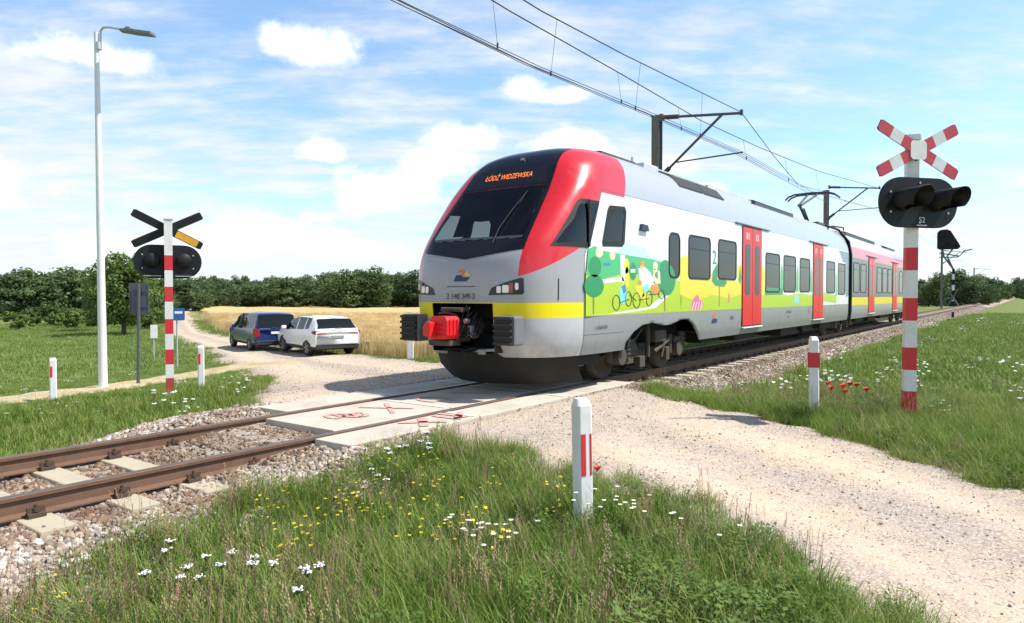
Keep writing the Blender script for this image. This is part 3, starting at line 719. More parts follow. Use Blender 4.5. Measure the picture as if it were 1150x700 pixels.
def body_material():
    m, nt, b = nodes('train_paint')
    co = objco(nt); x, y, z = sep(nt, co); ax = x.abs()
    WHITE, RED, GREY, SILVER, YEL, ROOF = (0.74, 0.75, 0.76), (0.62, 0.014, 0.022), (0.27, 0.275, 0.29), (0.34, 0.345, 0.37), (0.8, 0.66, 0.0), (0.40, 0.41, 0.44)
    nd = noise(nt, co, 1.2, 5, 0.6); nd2 = noise(nt, co, 6, 4, 0.7, sc=(1, 1, .25))
    seam = (z - 2.1).mx(0.0) * 0.5 + 9.22                            # slanted rear edge of the cab
    isnose = y.lt(seam)
    roofw = z.gt(3.17)
    c = mixc(nt, z.lt(1.17), WHITE, GREY)
    c = mixc(nt, roofw, c, ROOF)
    # nose
    cn = mixc(nt, z.gt(1.16) * z.lt(1.385), SILVER, YEL)
    cn = mixc(nt, z.lt(1.16), cn, (0.46, 0.47, 0.5))
    lowe = ((y - 8.02).mx(0.0) * 0.44 + 1.735)
    wline = 0.99 - (z - 2.1).mx(0.0) * 0.11
    redm = z.gt(lowe) * (ax.gt(wline - 0.03) + y.gt(8.75)).clamp()
    cn = mixc(nt, redm, cn, RED)
    c = mixc(nt, isnose, c, cn)
    c = mixc(nt, z.gt(3.12) * y.lt((z - 3.12) * 0.55 + 10.5), c, RED)
    # thin panel joints
    j1 = ((y - seam).abs()).lt(0.012); j2 = (z - 3.165).abs().lt(0.008) * y.gt(9.75); j3 = (y - 9.95).abs().lt(0.006) * z.gt(3.165); j5 = ((y - 12.08).abs().lt(.005) + (y - 16.28).abs().lt(.005) + (y - 18.22).abs().lt(.005) + (y - 23.22).abs().lt(.005) + (y - 25.0).abs().lt(.005)).clamp() * z.lt(3.16)
    j4 = (z - .88).abs().lt(.006) * y.gt(9.23) * y.lt(10.5)
    c = mixc(nt, (j1 + j2 + j3 + j4 + j5 * .6).clamp() * 0.75, c, (0.05, 0.05, 0.055))
    # road dirt along the skirts and streaks below the roof
    dirt = (1.0 - z.smooth(0.5, 1.15)) * nd2.smooth(0.4, 0.75) * 0.5 + nd.smooth(0.5, 0.8) * 0.08 + noise(nt, co, 5, 4, .7, sc=(1, 1.6, .06)).smooth(.52, .8) * .16 * z.gt(1.16)
    c = mixc(nt, dirt.clamp(), c, (0.2, 0.17, 0.14))
    geo = nt.nodes.new('ShaderNodeNewGeometry')
    c = mixc(nt, X(nt, geo.outputs['Backfacing']), c, (0.012, 0.012, 0.014))
    nt.links.new(c, b.inputs['Base Color'])
    nt.links.new((nd * 0.2 + 0.2 + dirt * 0.4).s, b.inputs['Roughness'])
    b.inputs['Coat Weight'].default_value = 0.35; b.inputs['Coat Roughness'].default_value = 0.08
    bump(nt, b, noise(nt, co, 1.1, 2), 0.06, 0.05); return m
PAINT = body_material()
BLK = mat('black_plastic', (0.012, 0.012, 0.013), 0.55, 0, 0.35, 5, (0.05, 0.045, 0.04))
DARK = mat('underframe_grime', (0.014, 0.013, 0.012), 0.85, 0, 0.5, 5, (0.035, 0.028, 0.022), 0.3)
GRIME = mat('dusty_bogie_steel', (0.085, 0.068, 0.052), 0.8, 0.2, 0.7, 6, (0.03, 0.025, 0.02), 0.4)
PANE = mat('tinted_pane', (0.014, 0.016, 0.02), 0.06, 0, 0.05, 2, spec=0.25)
GLOSSBLK = mat('gloss_black_mask', (0.006, 0.006, 0.008), 0.08, 0, 0.1, 2)
RUBBER = mat('window_rubber', (0.01, 0.01, 0.01), 0.6, dirt=0.1)
REDDOOR = mat('red_door_paint', (0.62, 0.012, 0.012), 0.4, 0, 0.2, 2, coat=0.1, spec=.35)
COUPRED = mat('red_coupler_cover', (0.7, 0.015, 0.02), 0.4, 0, 0.25, 8)
STEEL = mat('grey_steel', (0.3, 0.3, 0.3), 0.45, 0.6, 0.4, 8)
WINGL = clear_glass('cab_glass', (0.45, 0.48, 0.49))
ROOFG = mat('roof_panel_grey', (0.5, 0.51, 0.535), 0.5, 0, 0.35, 2, (0.3, 0.3, 0.3))
VENT = mat('roof_grille_dark', (0.07, 0.075, 0.08), 0.6, 0.2, 0.3, 6)

# first carriage: nose shell + straight shell
V = [tuple(v) for v in NV]; Fc = [tuple(int(i) for i in f) for f, k in zip(NF, keep) if k]
ringR = ALL[:, :2]; ringfull = np.concatenate([ringR[::-1], ringR[1:] * np.array([-1, 1])])      # right skirt -> roof -> left skirt
ARCH = [(10.45, .5), (10.62, .7), (10.85, .86), (11.2, .97), (11.6, 1.0), (12.0, .95), (12.2, .93), (12.5, .95), (12.9, 1.02), (13.3, 1.02), (13.6, .9), (13.85, .7), (14.02, .5)]
def arch_z(y, A=ARCH): return float(np.interp(y, [a[0] for a in A], [a[1] for a in A], 0, 0))
def shell(ys, bottom=None):
    V, Fc = [], []; nr_ = len(ringfull)
    for y in ys:
        zb = bottom(y) if bottom else 0
        for x, z in ringfull: V.append((x, y, max(z, zb) if z < 1.2 else z))
    for i in range(len(ys) - 1):
        for k in range(nr_ - 1): Fc.append((i * nr_ + k, (i + 1) * nr_ + k, (i + 1) * nr_ + k + 1, i * nr_ + k + 1))
    return V, Fc
ys = sorted(set(list(np.arange(10.6, 14.3, .07)) + list(np.arange(14.3, 28.95, .7)) + [28.95]))
V2, F2 = shell(ys, arch_z); o = len(V); V += V2; Fc += [tuple(i + o for i in f) for f in F2]
body1 = MB(); body1.add(V, Fc, 0, True); P(body1.build('carriage_body', PAINT))

def front_patch(name, fz0, fz1, fw, off, m, nu=40, nv=40, parent=None):
    V, Fc = [], []
    for j in range(nv + 1):
        for i in range(nu + 1):
            u = -1 + 2 * i / nu; v = j / nv; x = u * fw(fz0(u) + (fz1(u) - fz0(u)) * v); z = fz0(u) + (fz1(u) - fz0(u)) * v
            p, n = on_front(x, z); V.append(p + n * off)
    for j in range(nv):
        for i in range(nu): a = j * (nu + 1) + i; Fc.append((a, a + 1, a + nu + 2, a + nu + 1))
    b = MB(); b.add(V, Fc, 0, True); return b.build(name, m, parent)
def poly_patch(name, poly, proj, off, m, parent=None, cell=0.04, thick=0.012):
    """flat outline (a, b) laid on the shell: fine grid cut to the outline, with a small thickness"""
    bm = bmesh.new(); a0, a1 = min(p[0] for p in poly), max(p[0] for p in poly); b0, b1 = min(p[1] for p in poly), max(p[1] for p in poly)
    f = bm.faces.new([bm.verts.new((p[0], p[1], 0)) for p in poly])
    for ax, lo, hi in ((0, a0, a1), (1, b0, b1)):
        k = lo + cell
        while k < hi - 1e-4:
            nrm = Vector((1, 0, 0)) if ax == 0 else Vector((0, 1, 0)); bmesh.ops.bisect_plane(bm, geom=bm.verts[:] + bm.edges[:] + bm.faces[:], plane_co=nrm * k, plane_no=nrm); k += cell
    me = bpy.data.meshes.new(name)
    for v in bm.verts:
        p, n = proj(v.co.x, v.co.y); v.co = p + n * off
    bmesh.ops.recalc_face_normals(bm, faces=bm.faces[:])
    bm.to_mesh(me); bm.free(); me.materials.append(m)
    for q in me.polygons: q.use_smooth = True
    return link(bpy.data.objects.new(name, me), parent)
# windscreen: black surround with the glass let into it
ZT = WS_TOP
sur = front_patch('windscreen_surround', lambda u: ws_bot(u * .95), lambda u: ZT - .05 * u * u, ws_w, .006, GLOSSBLK, 64, 64); P(sur)
bm = bmesh.new(); bm.from_mesh(sur.data)
dl = [f for f in bm.faces if abs(f.calc_center_median().x) < ws_w(f.calc_center_median().z) - .075 and 2.34 < f.calc_center_median().z < 3.24]
bmesh.ops.delete(bm, geom=dl, context='FACES'); bm.to_mesh(sur.data); bm.free()
gl = front_patch('windscreen', lambda u: 2.32, lambda u: 3.26, lambda z: ws_w(z) - .055, .009, WINGL); P(gl)
ORANGE = emit('amber_display_dots', (1.0, 0.22, 0.05), 1.1)
p, n = on_front(0, 3.42); n = Vector((0, n.y, n.z)).normalized(); yv = Vector((0, -n.z, n.y)) * -1
if yv.z < 0: yv = -yv
Mx = basis(p + n * .012, (1, 0, 0), yv)
dp = MB()
for xx in np.arange(-.46, .461, .023):
    pass
disp = text('destination_display', 'ŁÓDŹ WIDZEWSKA', .16, Mx, ORANGE, None, xscale=.66); P(disp)
# wiper
wp = [on_front(x_, z_) for x_, z_ in ((.42, 2.26), (.40, 2.5), (.46, 2.8), (.55, 3.1))]
b = MB(); b.tube([p_ + n_ * .03 for p_, n_ in wp], .008, 6); b.tube([wp[1][0] + wp[1][1] * .035 + Vector((-.03, 0, -.2)), wp[3][0] + wp[3][1] * .035], .011, 6); P(b.build('windscreen_wiper', BLK))
b = MB(); p_, n_ = on_front(.1, 3.72); b.tube([p_ - n_ * .01, p_ + n_ * .03], .035, 12); P(b.build('top_lamp', STEEL))
# cab windows on both sides (clear, with rubber surround ring)
def ring_patch(poly, inner, proj, off, m, name):
    n_ = len(poly); V = []
    for q in (poly, inner):
        for a_, b_ in q: p_, nn = proj(a_, b_); V.append(p_ + nn * off)
    b = MB(); b.add(V, [(i, (i + 1) % n_, n_ + (i + 1) % n_, n_ + i) for i in range(n_)]); return b.build(name, m)
def densify(poly, d=0.08):
    out = []
    for a_, b_ in zip(poly, poly[1:] + poly[:1]):
        k = max(1, int(math.hypot(b_[0] - a_[0], b_[1] - a_[1]) / d))
        out += [(a_[0] + (b_[0] - a_[0]) * i / k, a_[1] + (b_[1] - a_[1]) * i / k) for i in range(k)]
    return out
for s in (1, -1):
    for nm, poly in (('cab_window', CABWIN), ('cab_door_window', CABDOOR)):
        pd = densify(poly); pj = lambda a_, b_, s=s: on_side(a_, b_, s)
        g = P(poly_patch(nm, shrink(pd, .02), pj, .004, WINGL))
        rr = ring_patch(pd, shrink(pd, .085), pj, .008, RUBBER, 'frame'); rr.parent = g
b = MB(); b.box((1.418, 9.33, 2.6), (.02, .04, .72), M=None); P(b.build('window_pillar', RUBBER))
# cab inside
CABIN = mat('cab_lining', (0.03, 0.032, 0.036), 0.8, dirt=0.2)
b = MB(); b.prism([(x_ * .95, (z_ - .5) * .95 + .5) for x_, z_ in ringfull[::4]], -10.85, -10.9, basis((0, 0, 0), (1, 0, 0), (0, 0, 1))); b.box((0, 9.8, 1.5), (2.2, 2.0, .06)); b.box((0, 8.75, 2.02), (1.7, .75, .22)); b.box((0, 9.15, 1.75), (1.5, .1, .5))
b.box((0, 9.9, 1.95), (.5, .5, .12)); b.box((0, 10.14, 2.3), (.46, .1, .7)); b.box((0, 10.15, 2.75), (.26, .08, .22)); P(b.build('cab_interior', CABIN, bevel=.03))
b = MB(); b.add([tuple(on_front(x_, 2.36)[0] + Vector((0, .1 + yy, zz))) for x_ in (-.75, -.45) for yy, zz in ((0, 0), (.16, .07))], [(0, 2, 3, 1)]); P(b.build('timetable_sheet', mat('paper', (.7, .7, .68), .8)))
# coupler recess
b = MB()
b.add([(-.6, 8.0, .64), (.6, 8.0, .64), (.6, 8.0, 1.41), (-.6, 8.0, 1.41), (-.6, 9.0, .64), (.6, 9.0, .64), (.6, 9.0, 1.41), (-.6, 9.0, 1.41)], [(0, 1, 5, 4), (1, 2, 6, 5), (2, 3, 7, 6), (3, 0, 4, 7), (4, 5, 6, 7)]); P(b.build('coupler_recess', BLK))
# coupler with red cover
b = MB(); b.tube([(0, 8.8, 1.0), (0, 7.75, 1.02)], .13, 14); b.box((0, 7.85, .86), (.3, .3, .1)); b.box((0, 7.85, 1.28), (.3, .2, .06)); b.tube([(-.2, 7.76, 1.28), (.2, 7.76, 1.28)], .035, 10); b.tube([(-.3, 7.8, 1.22), (-.1, 7.72, 1.24), (.1, 7.75, 1.2)], .02, 6)
b.box((-.05, 7.65, .80), (.4, .26, .08))
coup = P(b.build('coupler', [GRIME], bevel=.012))
XZ = Matrix(((1, 0, 0, 0), (0, 0, 1, 0), (0, 1, 0, 0), (0, 0, 0, 1)))
b = MB(); b.prism([(-.15, .86), (.15, .86), (.18, .92), (.18, 1.13), (.14, 1.19), (-.1, 1.19), (-.16, 1.12), (-.18, .95)], 7.44, 7.72, XZ)
b.prism([(-.15, .91), (-.02, .89), (-.02, 1.10), (-.09, 1.12), (-.16, 1.04)], 7.3, 7.44, XZ)
for k in range(4): b.box((.08, 7.43, .91 + k * .065), (.15, .02, .024))
for k in range(3): b.tube([(.184, 7.5 + .08 * k, .9), (.19, 7.5 + .08 * k, 1.15)], .012, 6)
cv = b.build('coupler_cover', COUPRED, bevel=.02); cv.parent = coup
b = MB()
for k in range(9):
    x0 = .12 + .04 * k + random.uniform(-.02, .02); q = [random.uniform(-.04, .04) for _ in range(8)]
    b.tube([(x0, 7.97, 1.32 - .03 * k + q[0]), (x0 + .03 + q[1], 7.84, 1.24 - .04 * k + q[2]), (x0 + .05 + q[3], 7.74, 1.06 - .02 * k + q[4]), (x0 - .02 + q[5], 7.74, .9 + q[6]), (x0 - .1 + q[7], 7.8, .88)], .009 + .004 * (k % 3), 6)
for k in range(5): b.tube([(.1 + .06 * k, 7.95, .74), (.13 + .06 * k, 7.82, .66 + .02 * (k % 3)), (.2 + .06 * k, 7.95, .72)], .012, 6)
hs = b.build('air_hoses', BLK); hs.parent = coup
b = MB(); b.box((.33, 7.8, 1.0), (.06, .08, .1)); b.tube([(.28, 7.8, 1.12), (.28, 7.72, 1.12)], .035, 10); b.tube([(.38, 7.82, .92), (.38, 7.74, .92)], .03, 10); b.tube([(.62, 7.98, .7), (.35, 7.86, .68)], .025, 8); b.box((.45, 7.9, .66), (.12, .05, .06)); hv = b.build('valves', STEEL, bevel=.008); hv.parent = coup
# ridged anti-climbers
for s in (1, -1):
    b = MB(); b.box((s * .92, 7.93, .99), (.36, .24, .42)); P_ = b.build('buffer_block', [mat('grey_buffer', (.15, .155, .165), .5, 0, .3, 6)], bevel=.03); P(P_)
    b = MB()
    b.box((s * .92, 7.795, .99), (.33, .02, .4))
    for k in range(5): b.box((s * .92, 7.775, .815 + k * .0875), (.32, .06, .038))
    rb = b.build('ridges', BLK, bevel=.01); rb.parent = P_; rb.matrix_parent_inverse = Matrix.Identity(4)
# headlamps
for s in (1, -1):
    poly = [(s * q[0], q[1]) for q in [(.52, 1.495), (.57, 1.6), (.74, 1.66), (.99, 1.74), (1.03, 1.735), (1.035, 1.54), (1.02, 1.505)]]
    pj = lambda a_, b_: on_front(a_, b_)
    hl = P(poly_patch('headlight', densify(poly, .05), pj, .006, GLOSSBLK, cell=.03))
    b = MB()
    for x_, z_, w_, h_ in ((.80, 1.585, .1, .055), (.70, 1.575, .07, .05), (.95, 1.62, .05, .05)):
        p_, n_ = on_front(s * x_, z_); t = Vector((0, 0, 1)).cross(n_).normalized(); M = basis(p_ + n_ * .008, t, n_.cross(t)); b.prism(rrect(-w_ / 2, w_ / 2, -h_, h_, .02, 3), 0, .012, M)
    lens = b.build('lamp_lens', mat('lamp_lens', (.75, .72, .66), .1, .3, .1)); lens.parent = hl
    b = MB(); p_, n_ = on_front(s * .875, 1.6); t = Vector((0, 0, 1)).cross(n_).normalized(); b.prism(rrect(-.03, .03, -.07, .07, .01, 3), 0, .014, basis(p_ + n_ * .007, t, n_.cross(t)))
    tl = b.build('tail_lens', mat('tail_lens', (.28, .08, .04), .15, 0, .1)); tl.parent = hl
    # yellow handle post at the corner
    b = MB(); pts = []
    for z_ in np.linspace(1.42, 1.74, 6):
        p_, n_ = on_side(8.62, z_, s); pts.append(p_ + n_ * .006)
    b.tube(pts, .006, 6); P(b.build('panel_joint', RUBBER))
# nose marks
NAVY = mat('navy_mark', (.02, .03, .09), .5, dirt=.05); OR1 = mat('orange_mark', (.8, .12, .02), .5, dirt=.05); YE1 = mat('yellow_mark', (.8, .5, .05), .5, dirt=.05); TXT = mat('dark_lettering', (.03, .03, .035), .6, dirt=.1); WTXT = mat('white_lettering', (.8, .8, .8), .6, dirt=.05)
def front_flat(name, polys, mats):
    b = MB()
    for mi, poly in polys:
        V = [on_front(a_, b_)[0] + on_front(a_, b_)[1] * (.006 + .001 * mi) for a_, b_ in poly]; b.add(V, [tuple(range(len(V)))], mi)
    return P(b.build(name, mats))
front_flat('operator_emblem', [(0, [(-.15, 1.70), (.1, 1.70), (.17, 1.76), (.03, 1.765), (-.01, 1.80), (-.11, 1.79)]), (1, [(-.1, 1.83), (.0, 1.89), (.08, 1.83), (.02, 1.80), (-.02, 1.85)]), (2, [(.05, 1.81), (.1, 1.86), (.19, 1.775), (.09, 1.775)])], [NAVY, OR1, YE1])
def front_text(body, x_, z_, size, name, m, xs=1.0):
    p_, n_ = on_front(x_, z_); t = Vector((0, 0, 1)).cross(n_).normalized()
    return P(text(name, body, size, basis(p_ + n_ * .012, -t if t.x < 0 else t, (0, 0, 1)), m, None, xscale=xs))
front_text('2 140 349-3', .0, 1.475, .115, 'unit_number', TXT, 1.0)
front_flat('operator_name', [(0, [(-.28, 1.618), (.28, 1.618), (.28, 1.628), (-.28, 1.628)])], [TXT])
# snow plough
b = MB(); A0 = [(-1.3, 9.1), (-1.05, 8.55), (-.5, 8.2), (0, 8.08), (.5, 8.2), (1.05, 8.55), (1.3, 9.1)]; A1 = [(-1.15, 9.6), (-.95, 8.85), (-.45, 8.5), (0, 8.38), (.45, 8.5), (.95, 8.85), (1.15, 9.6)]
V = [(x_, y_, .68) for x_, y_ in A0] + [(x_, y_ + .12, .36) for x_, y_ in A0] + [(x_, y_, .14) for x_, y_ in A1]
b.add(V, [(r_ * 7 + i, r_ * 7 + i + 1, r_ * 7 + 8 + i, r_ * 7 + 7 + i) for r_ in (0, 1) for i in range(6)], 0, True); b.box((0, 9.6, .55), (2.4, .9, .3)); P(b.build('snow_plough', DARK, bevel=.01))
# side windows and doors on the near and far side
def side_M(s, off=0.0): return Matrix(((0, 0, s, s * (1.41 + off)), (1, 0, 0, 0), (0, 1, 0, 0), (0, 0, 0, 1)))
def side_window(y0, y1, z0, z1, s, r=.12, name='side_window'):
    b = MB(); o_ = rrect(y0, y1, z0, z1, r); i_ = rrect(y0 + .035, y1 - .035, z0 + .035, z1 - .035, r - .03); n_ = len(o_); M = side_M(s)
    b.add([(p[0], p[1], .0) for p in o_] + [(p[0], p[1], .012) for p in o_] + [(p[0], p[1], .012) for p in i_] + [(p[0], p[1], .003) for p in i_],
          [(r_ * n_ + i, r_ * n_ + (i + 1) % n_, (r_ + 1) * n_ + (i + 1) % n_, (r_ + 1) * n_ + i) for r_ in range(3) for i in range(n_)], 0, False, M)
    w = P(b.build(name, RUBBER))
    b = MB(); b.add([(p[0], p[1], .0035) for p in i_], [tuple(range(n_))], 0, False, M); g = b.build('pane', PANE); g.parent = w
    if y1 - y0 > 1.0:
        b = MB(); b.add([(y0 + .04, z1 - .29, .0045), (y1 - .04, z1 - .29, .0045), (y1 - .04, z1 - .275, .0045), (y0 + .04, z1 - .275, .0045)], [(0, 1, 2, 3)], 0, False, M); g2 = b.build('vent_bar', RUBBER); g2.parent = w
    return w
def side_door(y0, y1, s):
    M = side_M(s); z0, z1 = .77, 3.12; ym = (y0 + y1) / 2
    b = MB(); b.prism(rrect(y0 - .03, y1 + .03, z0 - .03, z1 + .03, .05), 0, .004, M); d = P(b.build('door', RUBBER))
    for a0, a1 in ((y0, ym - .012), (ym + .012, y1)):
        b = MB(); b.prism(rrect(a0, a1, z0, z1, .03, 3), .004, .02, M); lf = b.build('door_leaf', REDDOOR); lf.parent = d
        b = MB(); c = (a0 + a1) / 2; b.prism(rrect(c - .19, c + .19, 1.5, 2.72, .1), .02, .024, M); g = b.build('door_pane', PANE); g.parent = d
        b = MB(); b.prism([(c - .13, 2.84), (c - .02, 2.84), (c - .02, 3.0), (c - .13, 3.0)], .02, .022, M); b.prism([(c + .02, 2.84), (c + .13, 2.84), (c + .1, 2.93), (c + .13, 3.0), (c + .02, 3.0)], .02, .022, M); k = b.build('door_pictogram', mat('pictogram_pink', (.75, .4, .4), .6)); k.parent = d
    b = MB(); b.prism([(y0 - .5, z1 + .05), (y1 + .7, z1 + .05), (y1 + .7, z1 + .075), (y0 - .5, z1 + .075)], 0, .03, M); k = b.build('rain_gutter', STEEL); k.parent = d
    b = MB(); b.prism(rrect(y0 - .02, y1 + .02, z0 - .06, z0 - .035, .01), 0, .05, M); k = b.build('door_step', WTXT); k.parent = d
WINS = [(12.3, 12.83, 1.82, 2.69), (13.25, 14.46, 1.82, 2.71), (14.92, 16.12, 1.84, 2.73), (18.38, 19.68, 1.57, 2.61), (20.06, 21.33, 1.58, 2.62), (21.79, 23.0, 1.59, 2.62), (25.27, 26.57, 1.57, 2.67), (27.08, 28.3, 1.52, 2.66)]
for s in (1, -1):
    for w in WINS: side_window(*w, s, r=.12 if w[1] - w[0] > 1 else .16)
    side_door(16.54, 18.0, s); side_door(23.42, 24.75, s)
# livery picture on the near side, thin vinyl shapes (y, z)
LIV = {'white': (.8, .8, .8), 'lime': (.40, .56, .02), 'yellow': (.72, .62, .02), 'green': (.05, .43, .15), 'tree': (.006, .24, .075), 'sky': (.5, .75, .85), 'brown': (.25, .16, .06), 'black': (.03, .03, .03), 'blue': (.03, .2, .5), 'cyan': (.2, .65, .75), 'orange': (.8, .25, .04), 'skin': (.85, .5, .25), 'pink': (.8, .12, .3), 'pale': (.8, .82, .45), 'slate': (.16, .2, .26)}
LN = list(LIV); LM = [mat('vinyl_' + k, c, .35, 0, .08, 2, coat=.2) for k, c in LIV.items()]
liv = MB()
def uz(cx, cy):                                                     # position read off an enlarged crop of the photo's livery
    p_ = at_x(655 + cx / 5.83, 250 + cy / 5.83, 1.41); return (p_[1], p_[2])
def shape(col, pts, lv, conv=True):
    pts = [uz(*q) for q in pts] if conv else pts
    off = .002 + .0008 * lv; V = [(1.41 + off, y_, z_) for y_, z_ in pts]
    liv.add(V, [tuple(range(len(V)))], LN.index(col))
def ell(col, cx, cy, rx, ry, lv, n=22): shape(col, ellipse(cx, cy, rx, ry, n), lv)
def loop(col, cx, cy, rx, ry, t, lv):
    a_ = [uz(*q) for q in ellipse(cx, cy, rx, ry, 24)]; c_ = [uz(*q) for q in ellipse(cx, cy, rx - t, ry - t, 24)]; off = .002 + .0008 * lv
    liv.add([(1.41 + off, y_, z_) for y_, z_ in a_ + c_], [(i, (i + 1) % 24, 24 + (i + 1) % 24, 24 + i) for i in range(24)], LN.index(col))
G0 = 1.172
shape('lime', [(9.235, G0), (12.9, G0), (12.9, 1.75), (12.2, 1.9), (11.4, 1.8), (10.4, 1.9), (9.235, 1.86)], 0, False)
shape('sky', [(9.95, 2.12), (10.6, 2.38), (11.1, 2.3), (11.3, 2.36), (11.5, 2.2), (12.0, 2.14), (12.0, 2.0), (9.7, 1.95)], 0, False)
shape('green', [(9.24, 1.8), (9.3, 2.2), (9.5, 2.26), (9.75, 2.2), (10.3, 2.18), (10.9, 2.16), (11.6, 2.14), (12.25, 2.08), (12.25, 1.8), (11.4, 1.82), (10.6, 1.88), (9.8, 1.75)], 1, False)
shape('white', [(9.45, 1.72), (10.45, 1.8), (10.5, 1.73), (9.45, 1.66)], 2, False)
ell('pale', 104, 195, 24, 34, 2); ell('pale', 190, 215, 18, 30, 2); shape('blue', [(132, 265), (175, 262), (175, 282), (132, 285)], 3)
shape('white', [(60, 608), (160, 598), (420, 556), (520, 478), (540, 470), (560, 480), (470, 560), (330, 586), (240, 594)], 2)
shape('white', [(240, 210), (270, 215), (290, 330), (260, 410), (245, 330)], 2)
for cx_, cy_, rx_, ry_, in ((75, 290, 42, 68), (70, 415, 64, 75)): ell('tree', cx_, cy_, rx_, ry_, 3)
shape('brown', [(60, 480), (72, 480), (70, 602), (62, 602)], 2)
ell('tree', 545, 375, 58, 105, 3); ell('tree', 535, 300, 34, 55, 4); shape('brown', [(528, 470), (537, 470), (537, 582), (529, 582)], 2); ell('tree', 325, 320, 23, 58, 3); shape('white', [(308, 305), (340, 305), (338, 328), (310, 328)], 4)
ell('yellow', 283, 285, 17, 50, 3); ell('yellow', 285, 360, 14, 70, 3)
for cx_, cy_, rx_, ry_ in ((215, 525, 26, 52), (295, 500, 22, 50), (348, 510, 26, 52), (430, 497, 22, 52), (510, 470, 20, 30)): loop('black', cx_, cy_, rx_, ry_, 5, 5)
shape('cyan', [(232, 440), (262, 420), (290, 470), (280, 520), (250, 540), (238, 500)], 4); shape('blue', [(250, 420), (272, 405), (280, 450), (262, 470)], 5)
shape('white', [(360, 300), (400, 290), (440, 330), (470, 400), (430, 430), (385, 420), (365, 370)], 4); ell('orange', 386, 272, 15, 20, 5); ell('skin', 380, 295, 10, 16, 6)
shape('cyan', [(385, 420), (425, 395), (430, 450), (400, 460)], 5); shape('yellow', [(330, 420), (380, 400), (400, 480), (370, 500)], 4); ell('yellow', 400, 490, 16, 30, 4); ell('orange', 372, 395, 10, 18, 6)
ell('pale', 470, 285, 16, 28, 4); shape('orange', [(440, 410), (478, 405), (500, 455), (470, 480), (448, 450)], 5); shape('slate', [(465, 335), (485, 315), (490, 370), (470, 360)], 5); shape('pale', [(455, 300), (500, 320), (505, 400), (460, 400)], 4)
for q in ((235, 525, 300, 500), (300, 470, 345, 510), (360, 505, 430, 495), (430, 470, 500, 465)):
    shape('black', [(q[0], q[1]), (q[2], q[3]), (q[2], q[3] + 5), (q[0], q[1] + 5)], 6)
shape('yellow', [(12.84, 1.5), (12.84, 2.22), (13.1, 2.3), (13.24, 2.25), (13.24, 1.79), (14.48, 1.79), (14.48, 1.95), (14.9, 1.9), (14.9, 1.8), (16.2, 1.8), (16.2, 2.2), (16.5, 2.2), (16.5, 1.5)], 1, False)
shape('lime', [(12.9, G0), (16.5, G0), (16.5, 1.52), (15.6, 1.42), (14.6, 1.5), (13.6, 1.38), (12.9, 1.5)], 2, False); shape('yellow', [(12.88, 1.3), (13.6, 1.36), (14.6, 1.48), (15.6, 1.4), (16.5, 1.5), (16.5, 1.83), (12.88, 1.83)], 0, False)
shape('pink', [(13.35, 1.2), (13.5, 1.42), (13.75, 1.52), (13.85, 1.4), (14.05, 1.36), (14.0, 1.24), (13.8, 1.19)], 3, False)
for k in range(4): shape('white', [(13.42 + .16 * k, 1.2), (13.46 + .16 * k, 1.2), (13.6 + .13 * k, 1.36), (13.56 + .13 * k, 1.36)], 4, False)
shape('tree', [(14.55, 1.8), (14.75, 1.7), (15.3, 1.68), (15.5, 1.78), (15.4, 1.84), (14.9, 1.84), (14.89, 2.2), (14.6, 2.0)], 3, False); shape('brown', [(14.98, 1.25), (15.03, 1.25), (15.03, 1.7), (14.98, 1.7)], 4, False)
shape('tree', [(16.28, 1.85), (16.38, 2.2), (16.48, 1.9), (16.4, 1.75)], 3, False); shape('pink', [(15.55, 1.35), (15.62, 1.55), (15.7, 1.5), (15.64, 1.32)], 4, False)
shape('lime', [(18.06, G0), (23.38, G0), (23.38, 1.5), (22, 1.56), (20.5, 1.5), (19.4, 1.56), (18.06, 1.5)], 0, False); shape('yellow', [(18.06, 1.5), (18.34, 1.5), (18.34, 2.1), (18.06, 2.3)], 1, False)
shape('tree', [(18.34, 1.5), (20.0, 1.52), (20.0, 1.68), (18.34, 1.7)], 2, False)
for y_ in (19.75, 21.4, 23.04): shape('green', [(y_, 1.6), (y_ + .28, 1.6), (y_ + .26, 2.15), (y_ + .14, 2.4), (y_ + .02, 2.1)], 1, False)
shape('cyan', [(21.2, 1.26), (21.7, 1.26), (21.7, 1.46), (21.3, 1.5)], 1, False); shape('lime', [(24.8, 1.3), (26.8, 1.22), (26.9, 1.5), (24.8, 1.6)], 0, False); shape('green', [(26.7, 1.5), (26.95, 1.5), (26.9, 2.2), (26.75, 2.3)], 1, False)
shape('slate', [(27.2, 3.12), (28.93, 3.12), (28.93, 2.7), (27.9, 2.72)], 1, False); shape('slate', [(28.32, 2.7), (28.93, 2.7), (28.93, 1.5), (28.5, 1.4), (28.32, 1.8)], 1, False)
P(liv.build('side_picture', LM))
def side_text(body, y_, z_, size, name, m, xs=1.0): return P(text(name, body, size, Matrix(((0, 0, 1, 1.416), (1, 0, 0, y_), (0, 1, 0, z_), (0, 0, 0, 1))), m, None, xscale=xs))
side_text('L-4268-004', 9.72, .985, .085, 'side_number', TXT); side_text('2', 14.7, 2.3, .42, 'class_number', mat('green_numeral', (.02, .3, .1), .5), 1.2)
side_text('ŁKA', 15.85, .98, .13, 'operator_mark', NAVY); side_text('2 140 349-3', 20.6, 1.02, .12, 'data_lettering', TXT); side_text('94 51', 20.6, .88, .09, 'data_lettering', TXT)
b = MB(); M = side_M(1, .004)
for poly, k in (([(14.55, .9), (14.85, .9), (14.9, .97), (14.72, 1.0), (14.6, .98)], 0), ([(14.6, 1.02), (14.72, 1.14), (14.82, 1.06), (14.7, 1.03)], 1)): b.prism(poly, 0, .002, M, k)
